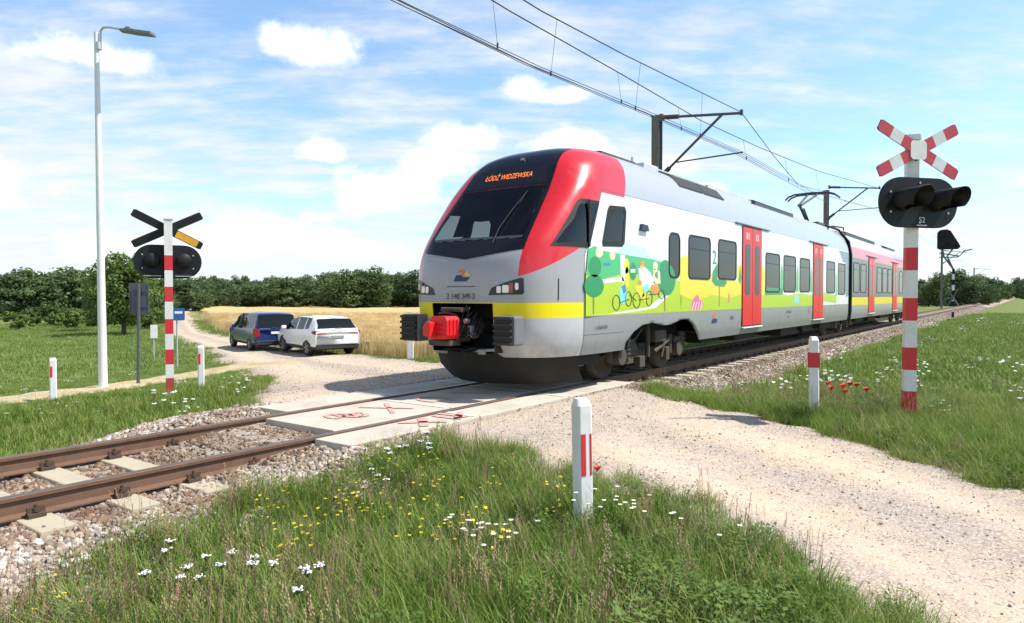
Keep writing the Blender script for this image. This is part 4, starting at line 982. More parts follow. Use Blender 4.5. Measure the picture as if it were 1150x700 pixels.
b.prism([(11.05, 2.62), (11.35, 2.62), (11.3, 2.72), (11.08, 2.73)], 0, .05, M, 0); b.prism(ellipse(22.95, 1.03, .07, .1), 0, .002, M, 2)
P(b.build('side_emblem', [NAVY, OR1, STEEL]))
# roof equipment
def roof_pt(x): return float(np.interp(abs(x), [r[0] for r in RING[:7]], [r[1] for r in RING[:7]]))
def roof_panel(name, y0, y1, x0, x1, off, m, slats=0):
    b = MB(); xs_ = np.linspace(x0, x1, 6)
    top = [(x_, roof_pt(x_) + off) for x_ in xs_]; bot = [(x_, roof_pt(x_) - .02) for x_ in xs_[::-1]]
    b.prism(top + bot, -y0, -y1, basis((0, 0, 0), (1, 0, 0), (0, 0, 1)))
    o_ = P(b.build(name, m))
    if slats:
        b = MB()
        for k in range(slats):
            y_ = y0 + (y1 - y0) * (k + .5) / slats; b.prism([(x_, roof_pt(x_) + off + .012) for x_ in xs_] + [(x_, roof_pt(x_) + off - .01) for x_ in xs_[::-1]], -y_, -(y_ + .05), basis((0, 0, 0), (1, 0, 0), (0, 0, 1)))
        g = b.build('slats', m); g.parent = o_
    return o_
for y0, y1 in ((13.2, 14.45), (14.55, 15.75)): roof_panel('roof_grille', y0, y1, .78, 1.24, .02, VENT, 14)
roof_panel('roof_fairing', 12.6, 28.4, -.75, .75, .07, ROOFG); roof_panel('roof_grille', 19.3, 23.2, .45, .85, .1, VENT, 24)
roof_panel('roof_fairing', 10.95, 12.3, -.5, .72, .05, VENT); roof_panel('roof_fairing', 15.9, 18.6, -.6, .8, .09, ROOFG)
b = MB(); b.tube([(.35, 12.9, 4.08), (.35, 12.9, 4.3)], .03, 8); P(b.build('roof_aerial', ROOFG))
for c_, s_ in (((.2, 13.6, 4.17), (.5, .7, .16)), ((-.2, 16.8, 4.18), (.5, .9, .16)), ((.3, 18.2, 4.17), (.3, .4, .14))): b = MB(); b.box(c_, s_); P(b.build('roof_unit', ROOFG, bevel=.03))
# gangway bellows
b = MB()
for k in range(7):
    sc_ = .965 if k % 2 else .93; y_ = 28.95 + k * .1
    ring_ = [(x_ * sc_, (z_ - .3) * sc_ + .3) for x_, z_ in ringfull[::6]]
    b.prism(ring_, -y_, -(y_ + .1), basis((0, 0, 0), (1, 0, 0), (0, 0, 1)))
P(b.build('gangway_bellows', RUBBER))
# second carriage, with the tail nose
def body2_material():
    m, nt, b = nodes('rear_carriage_paint'); co = objco(nt); x, y, z = sep(nt, co); nd = noise(nt, co, 6, 4, .7, sc=(1, 1, .25))
    c = mixc(nt, z.lt(1.1), (0.045, 0.05, 0.06), (0.33, 0.335, 0.35)); c = mixc(nt, z.gt(1.1) * z.lt(1.42), c, (.75, .6, 0.0)); c = mixc(nt, z.gt(2.98), c, (.62, .11, .14)); c = mixc(nt, z.gt(3.42), c, (.5, .51, .54))
    dirt = (1.0 - z.smooth(.5, 1.15)) * nd.smooth(.42, .75) * .4; c = mixc(nt, dirt, c, (.2, .17, .14))
    nt.links.new(c, b.inputs['Base Color']); b.inputs['Roughness'].default_value = .3; b.inputs['Coat Weight'].default_value = .3; return m
V3, F3 = shell([29.65, 31, 33, 35, 37, 39, 41, 43, 45, TL - 2.6])
tail = NV.copy(); tail[:, 1] = TL - (tail[:, 1] - 8.0); o = len(V3); V3 += [tuple(v) for v in tail]; F3 += [tuple(int(i) + o for i in f[::-1]) for f in NF[::1]]
b = MB(); b.add(V3, F3, 0, True); P(b.build('rear_carriage_body', body2_material()))
for s in (1, -1):
    for y0, y1 in ((29.9, 31.1), (31.4, 32.6), (35.3, 36.6), (36.9, 38.2), (38.5, 39.7), (42.3, 43.5), (43.8, 45)): side_window(y0, y1, 1.6, 2.8, s)
    side_door(33.2, 34.6, s); side_door(40.0, 41.4, s)
roof_panel('roof_fairing', 30.2, 46, -.75, .75, .07, ROOFG); roof_panel('roof_grille', 31.5, 38.5, .4, .8, .14, VENT, 30); roof_panel('roof_grille', 41, 44, .45, .95, .1, VENT, 12)
b = MB()
for a_ in ((1.3, 28.6, 3.5), (1.36, 29.25, 3.3)): pass
b.tube([(.7, 28.4, 4.15), (1.05, 28.9, 4.0), (1.35, 29.28, 3.55), (1.43, 29.3, 3.0), (1.43, 29.3, 1.4), (1.4, 29.3, .7)], .045, 8); b.tube([(.6, 29.9, 4.25), (.9, 30.6, 4.22), (.7, 31.6, 4.2)], .03, 6); P(b.build('gangway_cables', RUBBER))
# pantograph
b = MB(); b.box((0, 28.3, 4.2), (1.2, 1.3, .08))
for sx in (-.5, .5):
    for yy in (27.8, 28.8): b.tube([(sx, yy, 4.05), (sx, yy, 4.2)], .06, 8)
pan = P(b.build('pantograph', VENT))
b = MB(); b.tube([(0, 28.7, 4.26), (0, 27.4, 4.85)], .055, 8); b.tube([(-.05, 27.4, 4.85), (-.18, 29.3, 5.46)], .04, 8); b.tube([(.05, 27.4, 4.85), (.18, 29.3, 5.46)], .04, 8); b.tube([(0.15, 28.2, 4.28), (.1, 27.6, 4.75)], .03, 6); a_ = b.build('arm', VENT); a_.parent = pan
b = MB()
for yy in (29.1, 29.5): b.tube([(-.98, yy, 5.3), (-.85, yy, 5.42), (-.62, yy, 5.5), (0, yy, 5.52), (.62, yy, 5.5), (.85, yy, 5.42), (.98, yy, 5.3)], .035, 8)
for sx in (-.5, .5): b.tube([(sx, 29.1, 5.5), (sx, 29.5, 5.5)], .03, 6)
a_ = b.build('contact_head', VENT); a_.parent = pan
# bogies
def bogie(yc, wb, cover=False):
    b = MB()
    for s in (-1, 1):
        b.prism([(yc - wb / 2 - .45, .45), (yc - wb / 2 - .2, .62), (yc - .5, .66), (yc - .35, .5), (yc + .35, .5), (yc + .5, .66), (yc + wb / 2 + .2, .62), (yc + wb / 2 + .45, .45), (yc + wb / 2 + .3, .36), (yc + .3, .38), (yc - .3, .38), (yc - wb / 2 - .3, .36)], s * .98 - .06, s * .98 + .06, Matrix(((0, 0, 1, 0), (1, 0, 0, 0), (0, 1, 0, 0), (0, 0, 0, 1))))
    b.box((0, yc, .5), (2.0, .5, .2)); fr = P(b.build('bogie', GRIME, bevel=.02))
    for yy in (yc - wb / 2, yc + wb / 2):
        b = MB()
        for s in (-1, 1):
            M = Matrix(((0, 0, s, s * .7), (1, 0, 0, yy), (0, 1, 0, .425), (0, 0, 0, 1)))
            b.lathe([(.09, .13), (.12, .12), (.14, .06), (.3, .05), (.36, .09), (.42, .09), (.425, .0), (.45, -.02), (.45, -.05), (.1, -.06)], 36, 0, M)
        b.tube([(-.7, yy, .425), (.7, yy, .425)], .08, 10); w = b.build('wheelset', [GRIME]); w.parent = fr
    for s in (-1, 1):
        b = MB()
        for yy in (yc - wb / 2, yc + wb / 2):
            x_ = s * 1.06; b.tube([(x_ - .1 * s, yy, .425), (x_ + .12 * s, yy, .425)], .15, 14); b.tube([(x_, yy + .28, .32), (x_, yy + .28, .75)], .09, 10); b.tube([(x_, yy - .3, .35), (x_, yy - .3, .72)], .07, 10); b.box((x_, yy, .6), (.14, .3, .12))
            for k in range(5): b.tube([(x_, yy + .28, .36 + k * .08), (x_, yy + .28, .385 + k * .08)], .12, 12)
        x_ = s * 1.14
        b.tube([(x_, yc - .18, .35), (x_, yc - .18, 1.0)], .05, 8); b.tube([(x_, yc + .1, .42), (x_, yc + .75, .62)], .045, 8); b.box((x_, yc + .25, .72), (.16, .5, .22)); b.box((x_, yc - .5, .28), (.12, .22, .2)); b.box((x_ - .1 * s, yc - .85, .3), (.14, .35, .08)); b.tube([(x_, yc + .45, .3), (x_, yc + .6, .62), (x_, yc + .85, .66)], .028, 6); b.tube([(x_, yc - .4, .9), (x_, yc - .7, .7), (x_, yc - 1.0, .66)], .024, 6); b.box((x_, yc + .62, .36), (.12, .16, .26))
        g = b.build('springs_and_dampers', GRIME, bevel=.012); g.parent = fr
    return fr
bogie(12.15, 2.5); bogie(29.3, 2.7); bogie(TL - 4.2, 2.5)
b = MB(); b.box((0, 12.25, 1.1), (2.5, 4.0, .04)); b.box((0, 12.3, .8), (1.7, 3.6, .5)); P(b.build('underframe', DARK))
b = MB()
for y0, y1, w_, h_ in ((15.0, 16.2, 2.0, .3), (17.0, 18.6, 2.2, .34), (19.0, 20.2, 1.6, .3), (20.8, 22.6, 2.3, .4), (23.6, 25, 2.1, .36), (25.6, 27.2, 2.3, .38), (32.0, 34, 2.2, .36), (35, 37, 2.2, .38), (38, 41, 2.3, .36)): b.box((0, (y0 + y1) / 2, .62 - h_ / 2 + .1), (w_, y1 - y0, h_))
b.box((0, 21, .74), (2.6, 14, .05)); b.box((0, 40, .74), (2.6, 16, .05)); P(b.build('underfloor_boxes', DARK, bevel=.03))
# ------------------------------------------------------------------ posts, signals, lamp
WHITE = mat('white_paint', (0.76, 0.76, 0.75), 0.5, 0, 0.5, 3, (0.48, 0.45, 0.4))
REDP2 = mat('signal_red_paint', (0.64, 0.025, 0.035), 0.45, 0, 0.35, 5, (.42, .07, .06))
RUSTRED = mat('rusty_red_paint', (0.45, 0.06, 0.03), 0.7, 0, 0.7, 8, (0.2, 0.08, 0.04))
SBLACK = mat('signal_black', (0.007, 0.008, 0.009), 0.5, 0, 0.35, 5, (0.025, 0.025, 0.024), spec=.3)
GALV = mat('galvanised_steel', (0.55, 0.56, 0.57), 0.45, 0.5, 0.3, 3)
GREYM = mat('grey_metal', (0.13, 0.14, 0.155), 0.5, 0.5, 0.3, 3)
BACK = mat('sign_back_grey', (0.10, 0.115, 0.14), 0.5, 0.4, 0.25, 3)
STICK = mat('amber_sticker', (0.62, 0.3, 0.02), 0.5, 0, 0.25, 6)
LENSR = mat('dark_red_lens', (0.07, 0.006, 0.008), 0.15, 0, 0.1)
PINKRED = mat('faded_red_paint', (0.55, 0.05, 0.07), 0.5, 0, 0.3, 4)
def face(n):                                                        # frame whose local z looks along n, local y up
    n = Vector((n[0], n[1], 0)).normalized(); xa = Vector((0, 0, 1)).cross(n)
    return xa, n
def crossing_signal(name, base, top, nrm, post_nrm, label, bands, band_h, plate_z, cross_z, front):
    t = thing(name, base, 0, label, 'crossing signal', 'level crossing signals')
    xa, n = face(post_nrm); h = top - base[2]
    b = MB(); M = Matrix(((xa.x, n.x, 0, 0), (xa.y, n.y, 0, 0), (0, 0, 1, 0), (0, 0, 0, 1)))
    w = .14
    edges = [-0.3]
    for z in bands: edges += [z - base[2], z - base[2] + band_h]
    edges.append(h); e = [-0.3] + sorted(edges[1:-1]) + [h]
    for i in range(len(e) - 1):
        b.box((0, 0, (e[i] + e[i + 1]) / 2), (w, w, e[i + 1] - e[i]), (2 if (i == 1 and True) else 1) if i % 2 else 0, M)
    b.build('post', [WHITE, REDP2, RUSTRED if not front else REDP2], t)
    b = MB(); b.box((0, 0, h + .035), (.17, .17, .07), 0, M, .9); b.build('post_cap', WHITE, t)
    xa, n = face(nrm); pz = plate_z - base[2]
    off = .11
    M = Matrix(((xa.x, 0, n.x, n.x * off), (xa.y, 0, n.y, n.y * off), (0, 1, 0, pz), (0, 0, 0, 1)))
    b = MB(); b.prism(rrect(-.58, .58, -.315, .315, .31, 12), -.02, .02, M)
    pl = b.build('backboard', SBLACK, t, .008)
    for s in (-1, 1):
        b = MB(); Ml = M @ Matrix.Translation((s * .27, .02, 0))
        b.lathe([(.0, .0), (.125, .0), (.125, .1), (.115, .1), (.115, .06)], 28, 0, Ml)
        b.lathe([(.0, -.075), (.12, -.07), (.14, -.05), (.14, -.02)], 24, 0, Ml)
        # hood: open tube, longer at the top
        vs, fs = [], []; nn = 28
        for k in range(nn + 1):
            q = R(-40 + 260 * k / nn); L = .44 - .11 * (1 - math.sin(max(R(-40), min(R(220), q)))) / 1.65
            for r_ in (.142, .135):
                vs += [(r_ * math.cos(q), r_ * math.sin(q), .0), (r_ * math.cos(q) * .97, r_ * math.sin(q) * .97, L)]
        for k in range(nn):
            a = 4 * k; fs += [(a, a + 4, a + 5, a + 1), (a + 2, a + 3, a + 7, a + 6), (a + 1, a + 5, a + 7, a + 3)]
        b.add(vs, fs, 0, True, Ml); lp = b.build('signal_lamp', SBLACK, t)
        b = MB(); b.lathe([(0, .075), (.06, .07), (.113, .05)], 24, 0, Ml); ln = b.build('lens', LENSR, lp)
    b = MB()
    for q in range(6):
        a = R(30 + 60 * q); b.tube([M @ Vector((.5 * math.cos(a), .25 * math.sin(a), -.028)), M @ Vector((.5 * math.cos(a), .25 * math.sin(a), .032))], .014, 6)
    for s in (-1, 1): b.box((s * .27, -.27, -.03), (.3, .012, .012), 0, M)
    b.build('bolts', GALV, t)
    if front:
        text('signal_number', 'S2', .1, M @ Matrix.Translation((.04, -.22, .024)), WTXT, pl)
        b = MB(); b.box((.04, -.285, .022), (.15, .012, .004), 0, M); b.build('number_underline', WTXT, pl)
    # St Andrew's cross
    cz = cross_z - base[2]; off2 = .1
    M = Matrix(((xa.x, 0, n.x, n.x * off2), (xa.y, 0, n.y, n.y * off2), (0, 1, 0, cz), (0, 0, 0, 1)))
    b = MB(); ang = R(27)
    for i, s in enumerate((1, -1)):
        Ma = M @ Matrix.Rotation(s * ang, 4, 'Z') @ Matrix.Translation((0, 0, .006 * i))
        cuts = [-.66, -.44, -.27, -.12, .12, .27, .44, .66] if False else [-.66, -.45, -.27, -.1, .1, .27, .45, .66]
        for k in range(7):
            x0, x1 = cuts[k], cuts[k + 1]; y_ = .075; c_ = .035
            if k == 0: poly = [(x0 + c_, -y_), (x1, -y_), (x1, y_), (x0 + c_, y_), (x0, y_ - c_), (x0, -y_ + c_)]
            elif k == 6: poly = [(x0, -y_), (x1 - c_, -y_), (x1, -y_ + c_), (x1, y_ - c_), (x1 - c_, y_), (x0, y_)]
            else: poly = [(x0, -y_), (x1, -y_), (x1, y_), (x0, y_)]
            red = k in (0, 2, 4, 6)
            vs = [(p[0], p[1], .002) for p in poly]; b.add(vs, [tuple(range(len(poly)))], 1 if red else 0, False, Ma)
        bp = [(-.66, -.06), (-.62, -.075), (.62, -.075), (.66, -.06), (.66, .06), (.62, .075), (-.62, .075), (-.66, .06)]
        b.prism(bp, -.012, 0.0, Ma, 2)
    b.prism(rrect(-.12, .12, -.12, .12, .05), .009, .0105, M, 0)
    b.box((0, 0, -.04), (.05, .26, .05), 2, M)
    cr = b.build('warning_cross', [WHITE, PINKRED, SBLACK], t)
    if not front:
        b = MB(); Ma = M @ Matrix.Rotation(ang, 4, 'Z'); b.prism(rrect(-.57, -.16, -.062, .062, .02), -.018, -.0125, Ma); b.build('amber_strip', STICK, cr)
    return t
# right-hand signal, facing the road on the camera's side
bs_ = (5.62, 10.25, -.13); vd = Vector((CAM[0] - bs_[0], CAM[1] - bs_[1], 0)).normalized()
def rotz(v, a): return Vector((v.x * math.cos(a) - v.y * math.sin(a), v.x * math.sin(a) + v.y * math.cos(a), 0))
dpt = float((Vector(bs_) - Vector(CAM)).dot(Vector(FW)))
def zpx(y, x=1023): return float(at_depth(x, y, dpt)[2])
crossing_signal('crossing_signal', bs_, zpx(160), rotz(vd, R(43)), rotz(vd, R(14)), 'red and white banded crossing signal with hooded lamps facing the gravel road', [zpx(464), zpx(415), zpx(360), zpx(304)], .29, zpx(230), zpx(172), True)
# left-hand signal, seen from behind
g = at_depth(191, 448, 13.1); bs2 = (g[0], g[1], float(height(g[0], g[1])) - .02); vd2 = Vector((CAM[0] - g[0], CAM[1] - g[1], 0)).normalized()
def zpx2(y): return float(at_depth(189, y, 13.1)[2])
crossing_signal('crossing_signal', bs2, zpx2(247), -rotz(vd2, R(4)), vd2, 'black backed crossing signal seen from behind, one cross arm amber, on banded post', [zpx2(441), zpx2(409), zpx2(375), zpx2(339), zpx2(304)], .28, zpx2(294), zpx2(258), False)

# street lamp
g = ground_hit(116, 437); lt = thing('street_lamp', g, 0, 'tall white street lamp with a flat grey lamp head on a bent arm', 'street lamp')
dl_ = float((Vector(g) - Vector(CAM)).dot(Vector(FW))); H = float(at_depth(107, 40, dl_)[2] - g[2])
lean = Vector((RT[0], RT[1], 0)) * (-.05)
b = MB(); b.tube([(0, 0, -.2), lean * .5 + Vector((0, 0, H * .5)), lean + Vector((0, 0, H))], [.098, .075, .05], 16); b.tube([(0, 0, .0), (0, 0, .06)], .15, 14); b.build('pole', mat('pole_white', (.74, .75, .76), .5, 0.0, .2, 3), lt)
rt = Vector((RT[0], RT[1], 0)); u = Vector((0, 0, 1))
b = MB(); p0 = lean + u * (H - .35); b.tube([p0 + rt * .02, p0 + rt * .09 + u * .08, p0 + rt * .1 + u * .38, p0 + rt * .16 + u * .46, p0 + rt * .3 + u * .47, p0 + rt * .6 + u * .42], .026, 8); b.tube([p0 - u * .05 + rt * .05, p0 + u * .12 + rt * .05], .065, 8); b.build('arm', GALV, lt)
b = MB(); M = basis(p0 + rt * .58 + u * .40, (rt - u * .11).normalized(), Vector((0, 0, 1)).cross(rt)); M = Matrix.Translation(p0 + rt * .58 + u * .40) @ Matrix(((rt.x, -rt.y, 0, 0), (rt.y, rt.x, 0, 0), (0, 0, 1, 0), (0, 0, 0, 1))) @ Matrix.Rotation(R(7), 4, 'Y')
b.prism([(0, -.08), (.22, -.11), (.3, -.14), (.74, -.13), (.76, -.1), (.76, .1), (.74, .13), (.3, .14), (.22, .11), (0, .08)], -.035, .02, M)
for k in range(5): b.box((.1 + .045 * k, 0, .035), (.012, .16, .04), 0, M)
b.box((.16, 0, .06), (.1, .1, .06), 0, M); b.build('lamp_head', mat('lamp_head_grey', (.2, .21, .22), .5, .3, .3), lt, .012)

# grey sign from behind
g = ground_hit(155, 433); t = thing('road_sign', g, 0, 'road sign on grey post seen from its dark grey back beside the lamp', 'road sign')
dd = float((Vector(g) - Vector(CAM)).dot(Vector(FW))); zt = float(at_depth(157, 318, dd)[2] - g[2]); zb = float(at_depth(157, 353, dd)[2] - g[2]); v_ = Vector((CAM[0] - g[0], CAM[1] - g[1], 0)).normalized(); xa = Vector((0, 0, 1)).cross(v_)
b = MB(); b.tube([(0, 0, -.2), tuple(rt * .05 + u * (zt - .02))], .038, 10); b.build('post', GREYM, t)
M = Matrix(((xa.x, 0, v_.x, rt.x * .05 - v_.x * .06), (xa.y, 0, v_.y, rt.y * .05 - v_.y * .06), (0, 1, 0, (zt + zb) / 2), (0, 0, 0, 1))) @ Matrix.Rotation(R(-12), 4, 'Y')
hw, hh = .215, (zt - zb) / 2
b = MB(); b.prism(rrect(-hw, hw, -hh, hh, .03), -.015, 0, M, 0); b.box((0, hh * .5, .012), (hw * 1.8, .04, .022), 0, M); b.box((0, -hh * .5, .012), (hw * 1.8, .04, .022), 0, M); b.box((-hw + .01, 0, .008), (.02, hh * 1.96, .014), 0, M); b.box((hw - .01, 0, .008), (.02, hh * 1.96, .014), 0, M); b.build('sign_plate', BACK, t)
# blue sign
gp = at_depth(199, 402, 23.5); g = (gp[0], gp[1], float(height(gp[0], gp[1]))); t = thing('road_sign', g, 0, 'small blue road sign with a white bar on a thin pale post', 'road sign')
zt = float(at_depth(201, 346, 23.5)[2] - g[2]); zb = float(at_depth(201, 360, 23.5)[2] - g[2]); v_ = Vector((CAM[0] - g[0], CAM[1] - g[1], 0)).normalized(); xa = Vector((0, 0, 1)).cross(v_)
b = MB(); b.tube([(0, 0, -.2), (0, 0, zt - .02)], .03, 8); b.build('post', GALV, t)
M = Matrix(((xa.x, 0, v_.x, rt.x * .06 + v_.x * .04), (xa.y, 0, v_.y, rt.y * .06 + v_.y * .04), (0, 1, 0, (zt + zb) / 2), (0, 0, 0, 1))); hh = (zt - zb) / 2
b = MB(); b.prism(rrect(-.19, .19, -hh, hh, .03), -.012, 0, M, 0); b.prism([(-.12, .02), (.12, .02), (.12, .1), (-.12, .1)], 0, .002, M, 1); b.prism([(-.03, -.15), (.03, -.15), (.03, .02), (-.03, .02)], 0, .002, M, 1) if False else None
b.build('sign_plate', [mat('sign_blue', (.02, .1, .33), .4, 0, .2), WHITE], t)
# small white notice
gp = at_depth(173, 384, 27); g = (gp[0], gp[1], float(height(gp[0], gp[1]))); t = thing('notice_board', g, 0, 'small blank white board standing in the field behind the grey sign', 'notice board')
zt = float(at_depth(173, 365, 27)[2] - g[2]); zb = float(at_depth(173, 380, 27)[2] - g[2]); v_ = Vector((CAM[0] - g[0], CAM[1] - g[1], 0)).normalized(); xa = Vector((0, 0, 1)).cross(v_); M = Matrix(((xa.x, 0, v_.x, 0), (xa.y, 0, v_.y, 0), (0, 1, 0, 0), (0, 0, 0, 1)))
b = MB(); b.box((0, (zt + zb) / 2, 0), (.25, zt - zb, .03), 0, M); b.build('board', WHITE, t, .006); b = MB(); b.box((0, zb / 2 - .1, -.03), (.06, zb + .2, .03), 0, M); b.build('stake', GALV, t)

# guide posts
def guide_post(base, top_z, w, style, label, nrm, lean=(0, 0)):
    t = thing('guide_post', base, 0, label, 'guide post', 'white guide posts along the road'); h = top_z - base[2]
    xa, n = face(nrm); M = Matrix(((xa.x, n.x, 0, 0), (xa.y, n.y, 0, 0), (0, 0, 1, 0), (0, 0, 0, 1))) @ Matrix(((1, 0, lean[0], 0), (0, 1, lean[1], 0), (0, 0, 1, 0), (0, 0, 0, 1)))
    wx, wy = w / 2, w * .42; c = w * .13
    sec = [(-wx + c, -wy), (wx - c, -wy), (wx, -wy + c), (wx, wy - c), (wx - c, wy), (-wx + c, wy), (-wx, wy - c), (-wx, -wy + c)]
    b = MB(); n_ = len(sec)
    V = [(x_, y_, -.25) for x_, y_ in sec] + [(x_, y_, h - .05) for x_, y_ in sec] + [(x_ * .72, y_ * .6 - wy * .15, h) for x_, y_ in sec]
    b.add(V, [(r_ * n_ + i, r_ * n_ + (i + 1) % n_, (r_ + 1) * n_ + (i + 1) % n_, (r_ + 1) * n_ + i) for r_ in (0, 1) for i in range(n_)] + [tuple(range(2 * n_, 3 * n_))], 0, False, M)
    b.build('post', WHITE, t, .005)
    b = MB()
    if style == 'strip':
        b.box((-wx * .38, wy + .0015, h - .40), (wx * .62, .004, .30), 0, M); b.box((wx * .62, wy + .0015, h - .40), (wx * .22, .004, .30), 0, M)
    elif style == 'band': b.box((0, 0, h - .31), (w + .008, 2 * wy + .008, .2), 0, M)
    elif style == 'side': b.box((-wx * .5, wy + .0015, h - .28), (wx * .7, .004, .22), 0, M)
    if style != 'plain': b.build('reflector', REDP2, t)
    return t
g = at_depth(655, 600, 5.02); bz = float(height(g[0], g[1])); v_ = Vector((CAM[0] - g[0], CAM[1] - g[1], 0)).normalized()
dq = 5.02; guide_post((g[0], g[1], bz), float(at_depth(647, 446, dq)[2]), .125, 'strip', 'nearest white guide post leaning in the grass, with a tall red reflector strip', rotz(v_, R(34)), (-.035, 0.02))
g = at_depth(914, 472, 9.3); v_ = Vector((CAM[0] - g[0], CAM[1] - g[1], 0)).normalized()
guide_post((g[0], g[1], float(height(g[0], g[1]))), float(at_depth(912, 378, 9.3)[2]), .115, 'band', 'white guide post with a wide red band beside the right crossing signal', rotz(v_, R(20)), (-.012, 0))
g = at_depth(226, 432, 14.6); v_ = Vector((CAM[0] - g[0], CAM[1] - g[1], 0)).normalized()
guide_post((g[0], g[1], float(height(g[0], g[1]))), float(at_depth(225, 388, 14.6)[2]), .13, 'side', 'white guide post with small red reflector behind the left crossing signal', v_)
g = at_depth(461, 400, 21.5); v_ = Vector((CAM[0] - g[0], CAM[1] - g[1], 0)).normalized()
guide_post((g[0], g[1], float(height(g[0], g[1]))), float(at_depth(461, 379, 21.5)[2]), .2, 'plain', 'plain white guide post by the wheat beyond the train nose', v_)
g = at_depth(60, 452, 14.2); v_ = Vector((CAM[0] - g[0], CAM[1] - g[1], 0)).normalized()
guide_post((g[0], g[1], float(height(g[0], g[1]))), float(at_depth(60, 402, 14.2)[2]), .13, 'side', 'white guide post left of the street lamp at the field edge', v_)
# orange-red marker stub behind the coupler
g = at_depth(502, 402, 20.0); g = (g[0], g[1], float(height(g[0], g[1]))); t = thing('marker_post', g, 0, 'short orange red marker post in the grass behind the coupler', 'marker post')
b = MB(); b.box((0, 0, .3), (.16, .1, .9), 0); b.build('post', RUSTRED, t, .01); b = MB(); b.box((0, 0, .78), (.18, .12, .06), 0, None, .8); b.build('cap', WHITE, t)

# distant signal with striped mast
g = at_depth(1070, 358, 50.0); g = (g[0], g[1], float(height(g[0], g[1]))); t = thing('railway_signal', g, 0, 'black rounded triangular railway signal on a black and white striped mast by the track', 'railway signal')
v_ = Vector((CAM[0] - g[0], CAM[1] - g[1], 0)).normalized(); xa = Vector((0, 0, 1)).cross(v_); M = Matrix(((xa.x, 0, v_.x, 0), (xa.y, 0, v_.y, 0), (0, 1, 0, 0), (0, 0, 0, 1)))
zz = lambda y: float(at_depth(1069, y, 50)[2] - g[2])
b = MB(); e = np.linspace(-.1, zz(302), 11)
for k in range(10): b.box((0, (e[k] + e[k + 1]) / 2, 0), (.17, e[k + 1] - e[k], .14), k % 2, M)
b.box((0, .1, .0), (.7, .12, .3), 1, M); b.build('mast', [WHITE, SBLACK], t)
b = MB()
for y0, y1 in ((zz(325), zz(343)),):
    for s in (-1, 1): b.tube([M @ Vector((-.3 * s, y0, .1)), M @ Vector((.3 * s, y1, .1))], .05, 6)
for s in (-1, 1):
    b.tube([M @ Vector((0, zz(303), 0)), M @ Vector((-.5 - .1 * s, zz(288), 0)), M @ Vector((-.35 - .35 * s, zz(278), -.1))], .06, 6)
b.tube([M @ Vector((-.9, zz(284), 0)), M @ Vector((.35, zz(288), 0)), M @ Vector((.65, zz(282), 0)), M @ Vector((1.1, zz(281), 0))], .045, 6); b.tube([M @ Vector((-.9, zz(289), 0)), M @ Vector((.3, zz(289), 0))], .035, 6); b.build('bracket', GREYM, t)
b = MB(); c0 = zz(269)
tri = [(-.78, -.62), (-.62, -.72), (.5, -.72), (.66, -.55), (.6, -.38), (.05, .62), (-.2, .74), (-.6, .7), (-.78, .5)]
b.prism(tri, -.05, .05, M @ Matrix.Translation((-.25, c0, 0)))
for q in ((-.45, .35), (-.45, -.35), (.2, -.35)):
    b.tube([M @ Vector((q[0] - .25, q[1] + c0, -.25)), M @ Vector((q[0] - .25, q[1] + c0, .35))], .17, 14)
b.build('signal_head', SBLACK, t, .02)

# ------------------------------------------------------------------ overhead line
MASTM = mat('mast_grey', (.16, .155, .145), .7, .3, .4, 3, (.09, .075, .06)); ARMM = mat('bracket_steel', (.10, .10, .105), .6, .4, .3, 4); INSU = mat('insulator_brown', (.09, .05, .04), .3, 0, .2)
def mast_parts(t, H, x_tip, z_tip, z_arm, z_con, dy):
    b = MB()
    hp = [(-.13, -.14), (.13, -.14), (.13, -.115), (.012, -.115), (.012, .115), (.13, .115), (.13, .14), (-.13, .14), (-.13, .115), (-.012, .115), (-.012, -.115), (-.13, -.115)]
    b.prism(hp, -.8, H, Matrix.Identity(4)); b.box((0, 0, H + .01), (.3, .32, .03)); b.build('mast_column', MASTM, t)
    b = MB(); A_ = Vector((.14, 0, z_arm)); T_ = Vector((x_tip, dy, z_tip)); k_ = A_.lerp(T_, .78)
    b.tube([A_, T_], .042, 8); lo = Vector((.14, 0, z_con - .35)); b.tube([lo, k_], .042, 8); br = lo.lerp(k_, .22); b.tube([br + Vector((0, 0, .03)), Vector((x_tip + .05, dy, z_con + .03))], .024, 8)
    b.box((.16, 0, z_arm), (.1, .16, .2)); b.box((.16, 0, z_con - .35), (.1, .16, .2)); b.tube([T_ + Vector((0, 0, -.06)), T_ + Vector((0, 0, .1))], .05, 8); ar = b.build('bracket_arm', ARMM, t)
    b = MB()
    for P0, P1, f0, f1 in ((A_, T_, .05, .22), (lo, k_, .03, .14)):
        for k in range(7):
            q = f0 + (f1 - f0) * k / 6; c = P0.lerp(P1, q); d = (P1 - P0).normalized() * .02; b.tube([c - d, c + d], .075, 10)
    q = b.build('insulator', INSU, ar)
MX = -2.8
ml = ['nearest overhead line mast behind the train roof, black bracket reaching over the track', 'overhead line mast standing behind the pantograph', 'distant overhead line mast beside the striped railway signal', 'farthest overhead line mast near the vanishing track']
masts = []
for (px_, pyt, y_, H, xt), l in zip([(738, 130, 20.95, 7.7, 2.85), (928, 213, 44.8, 8.2, 2.9), (0, 0, 117.6, 8.6, 2.9), (0, 0, 197.7, 8.4, 2.9)], ml):
    gz = float(height(MX, y_)); t = thing('overhead_mast', (MX, y_, gz), 0, l, 'overhead mast', 'overhead line masts'); z0 = -gz
    mast_parts(t, H, xt, 6.84 + z0 + (0.75 if y_ > 40 else 0), 7.2 + z0 + (.75 if y_ > 40 else 0), 5.66 + z0 + (.8 if y_ > 40 else 0), -.4)
WIRE = mat('copper_wire', (.05, .048, .05), .6, .5, .2)
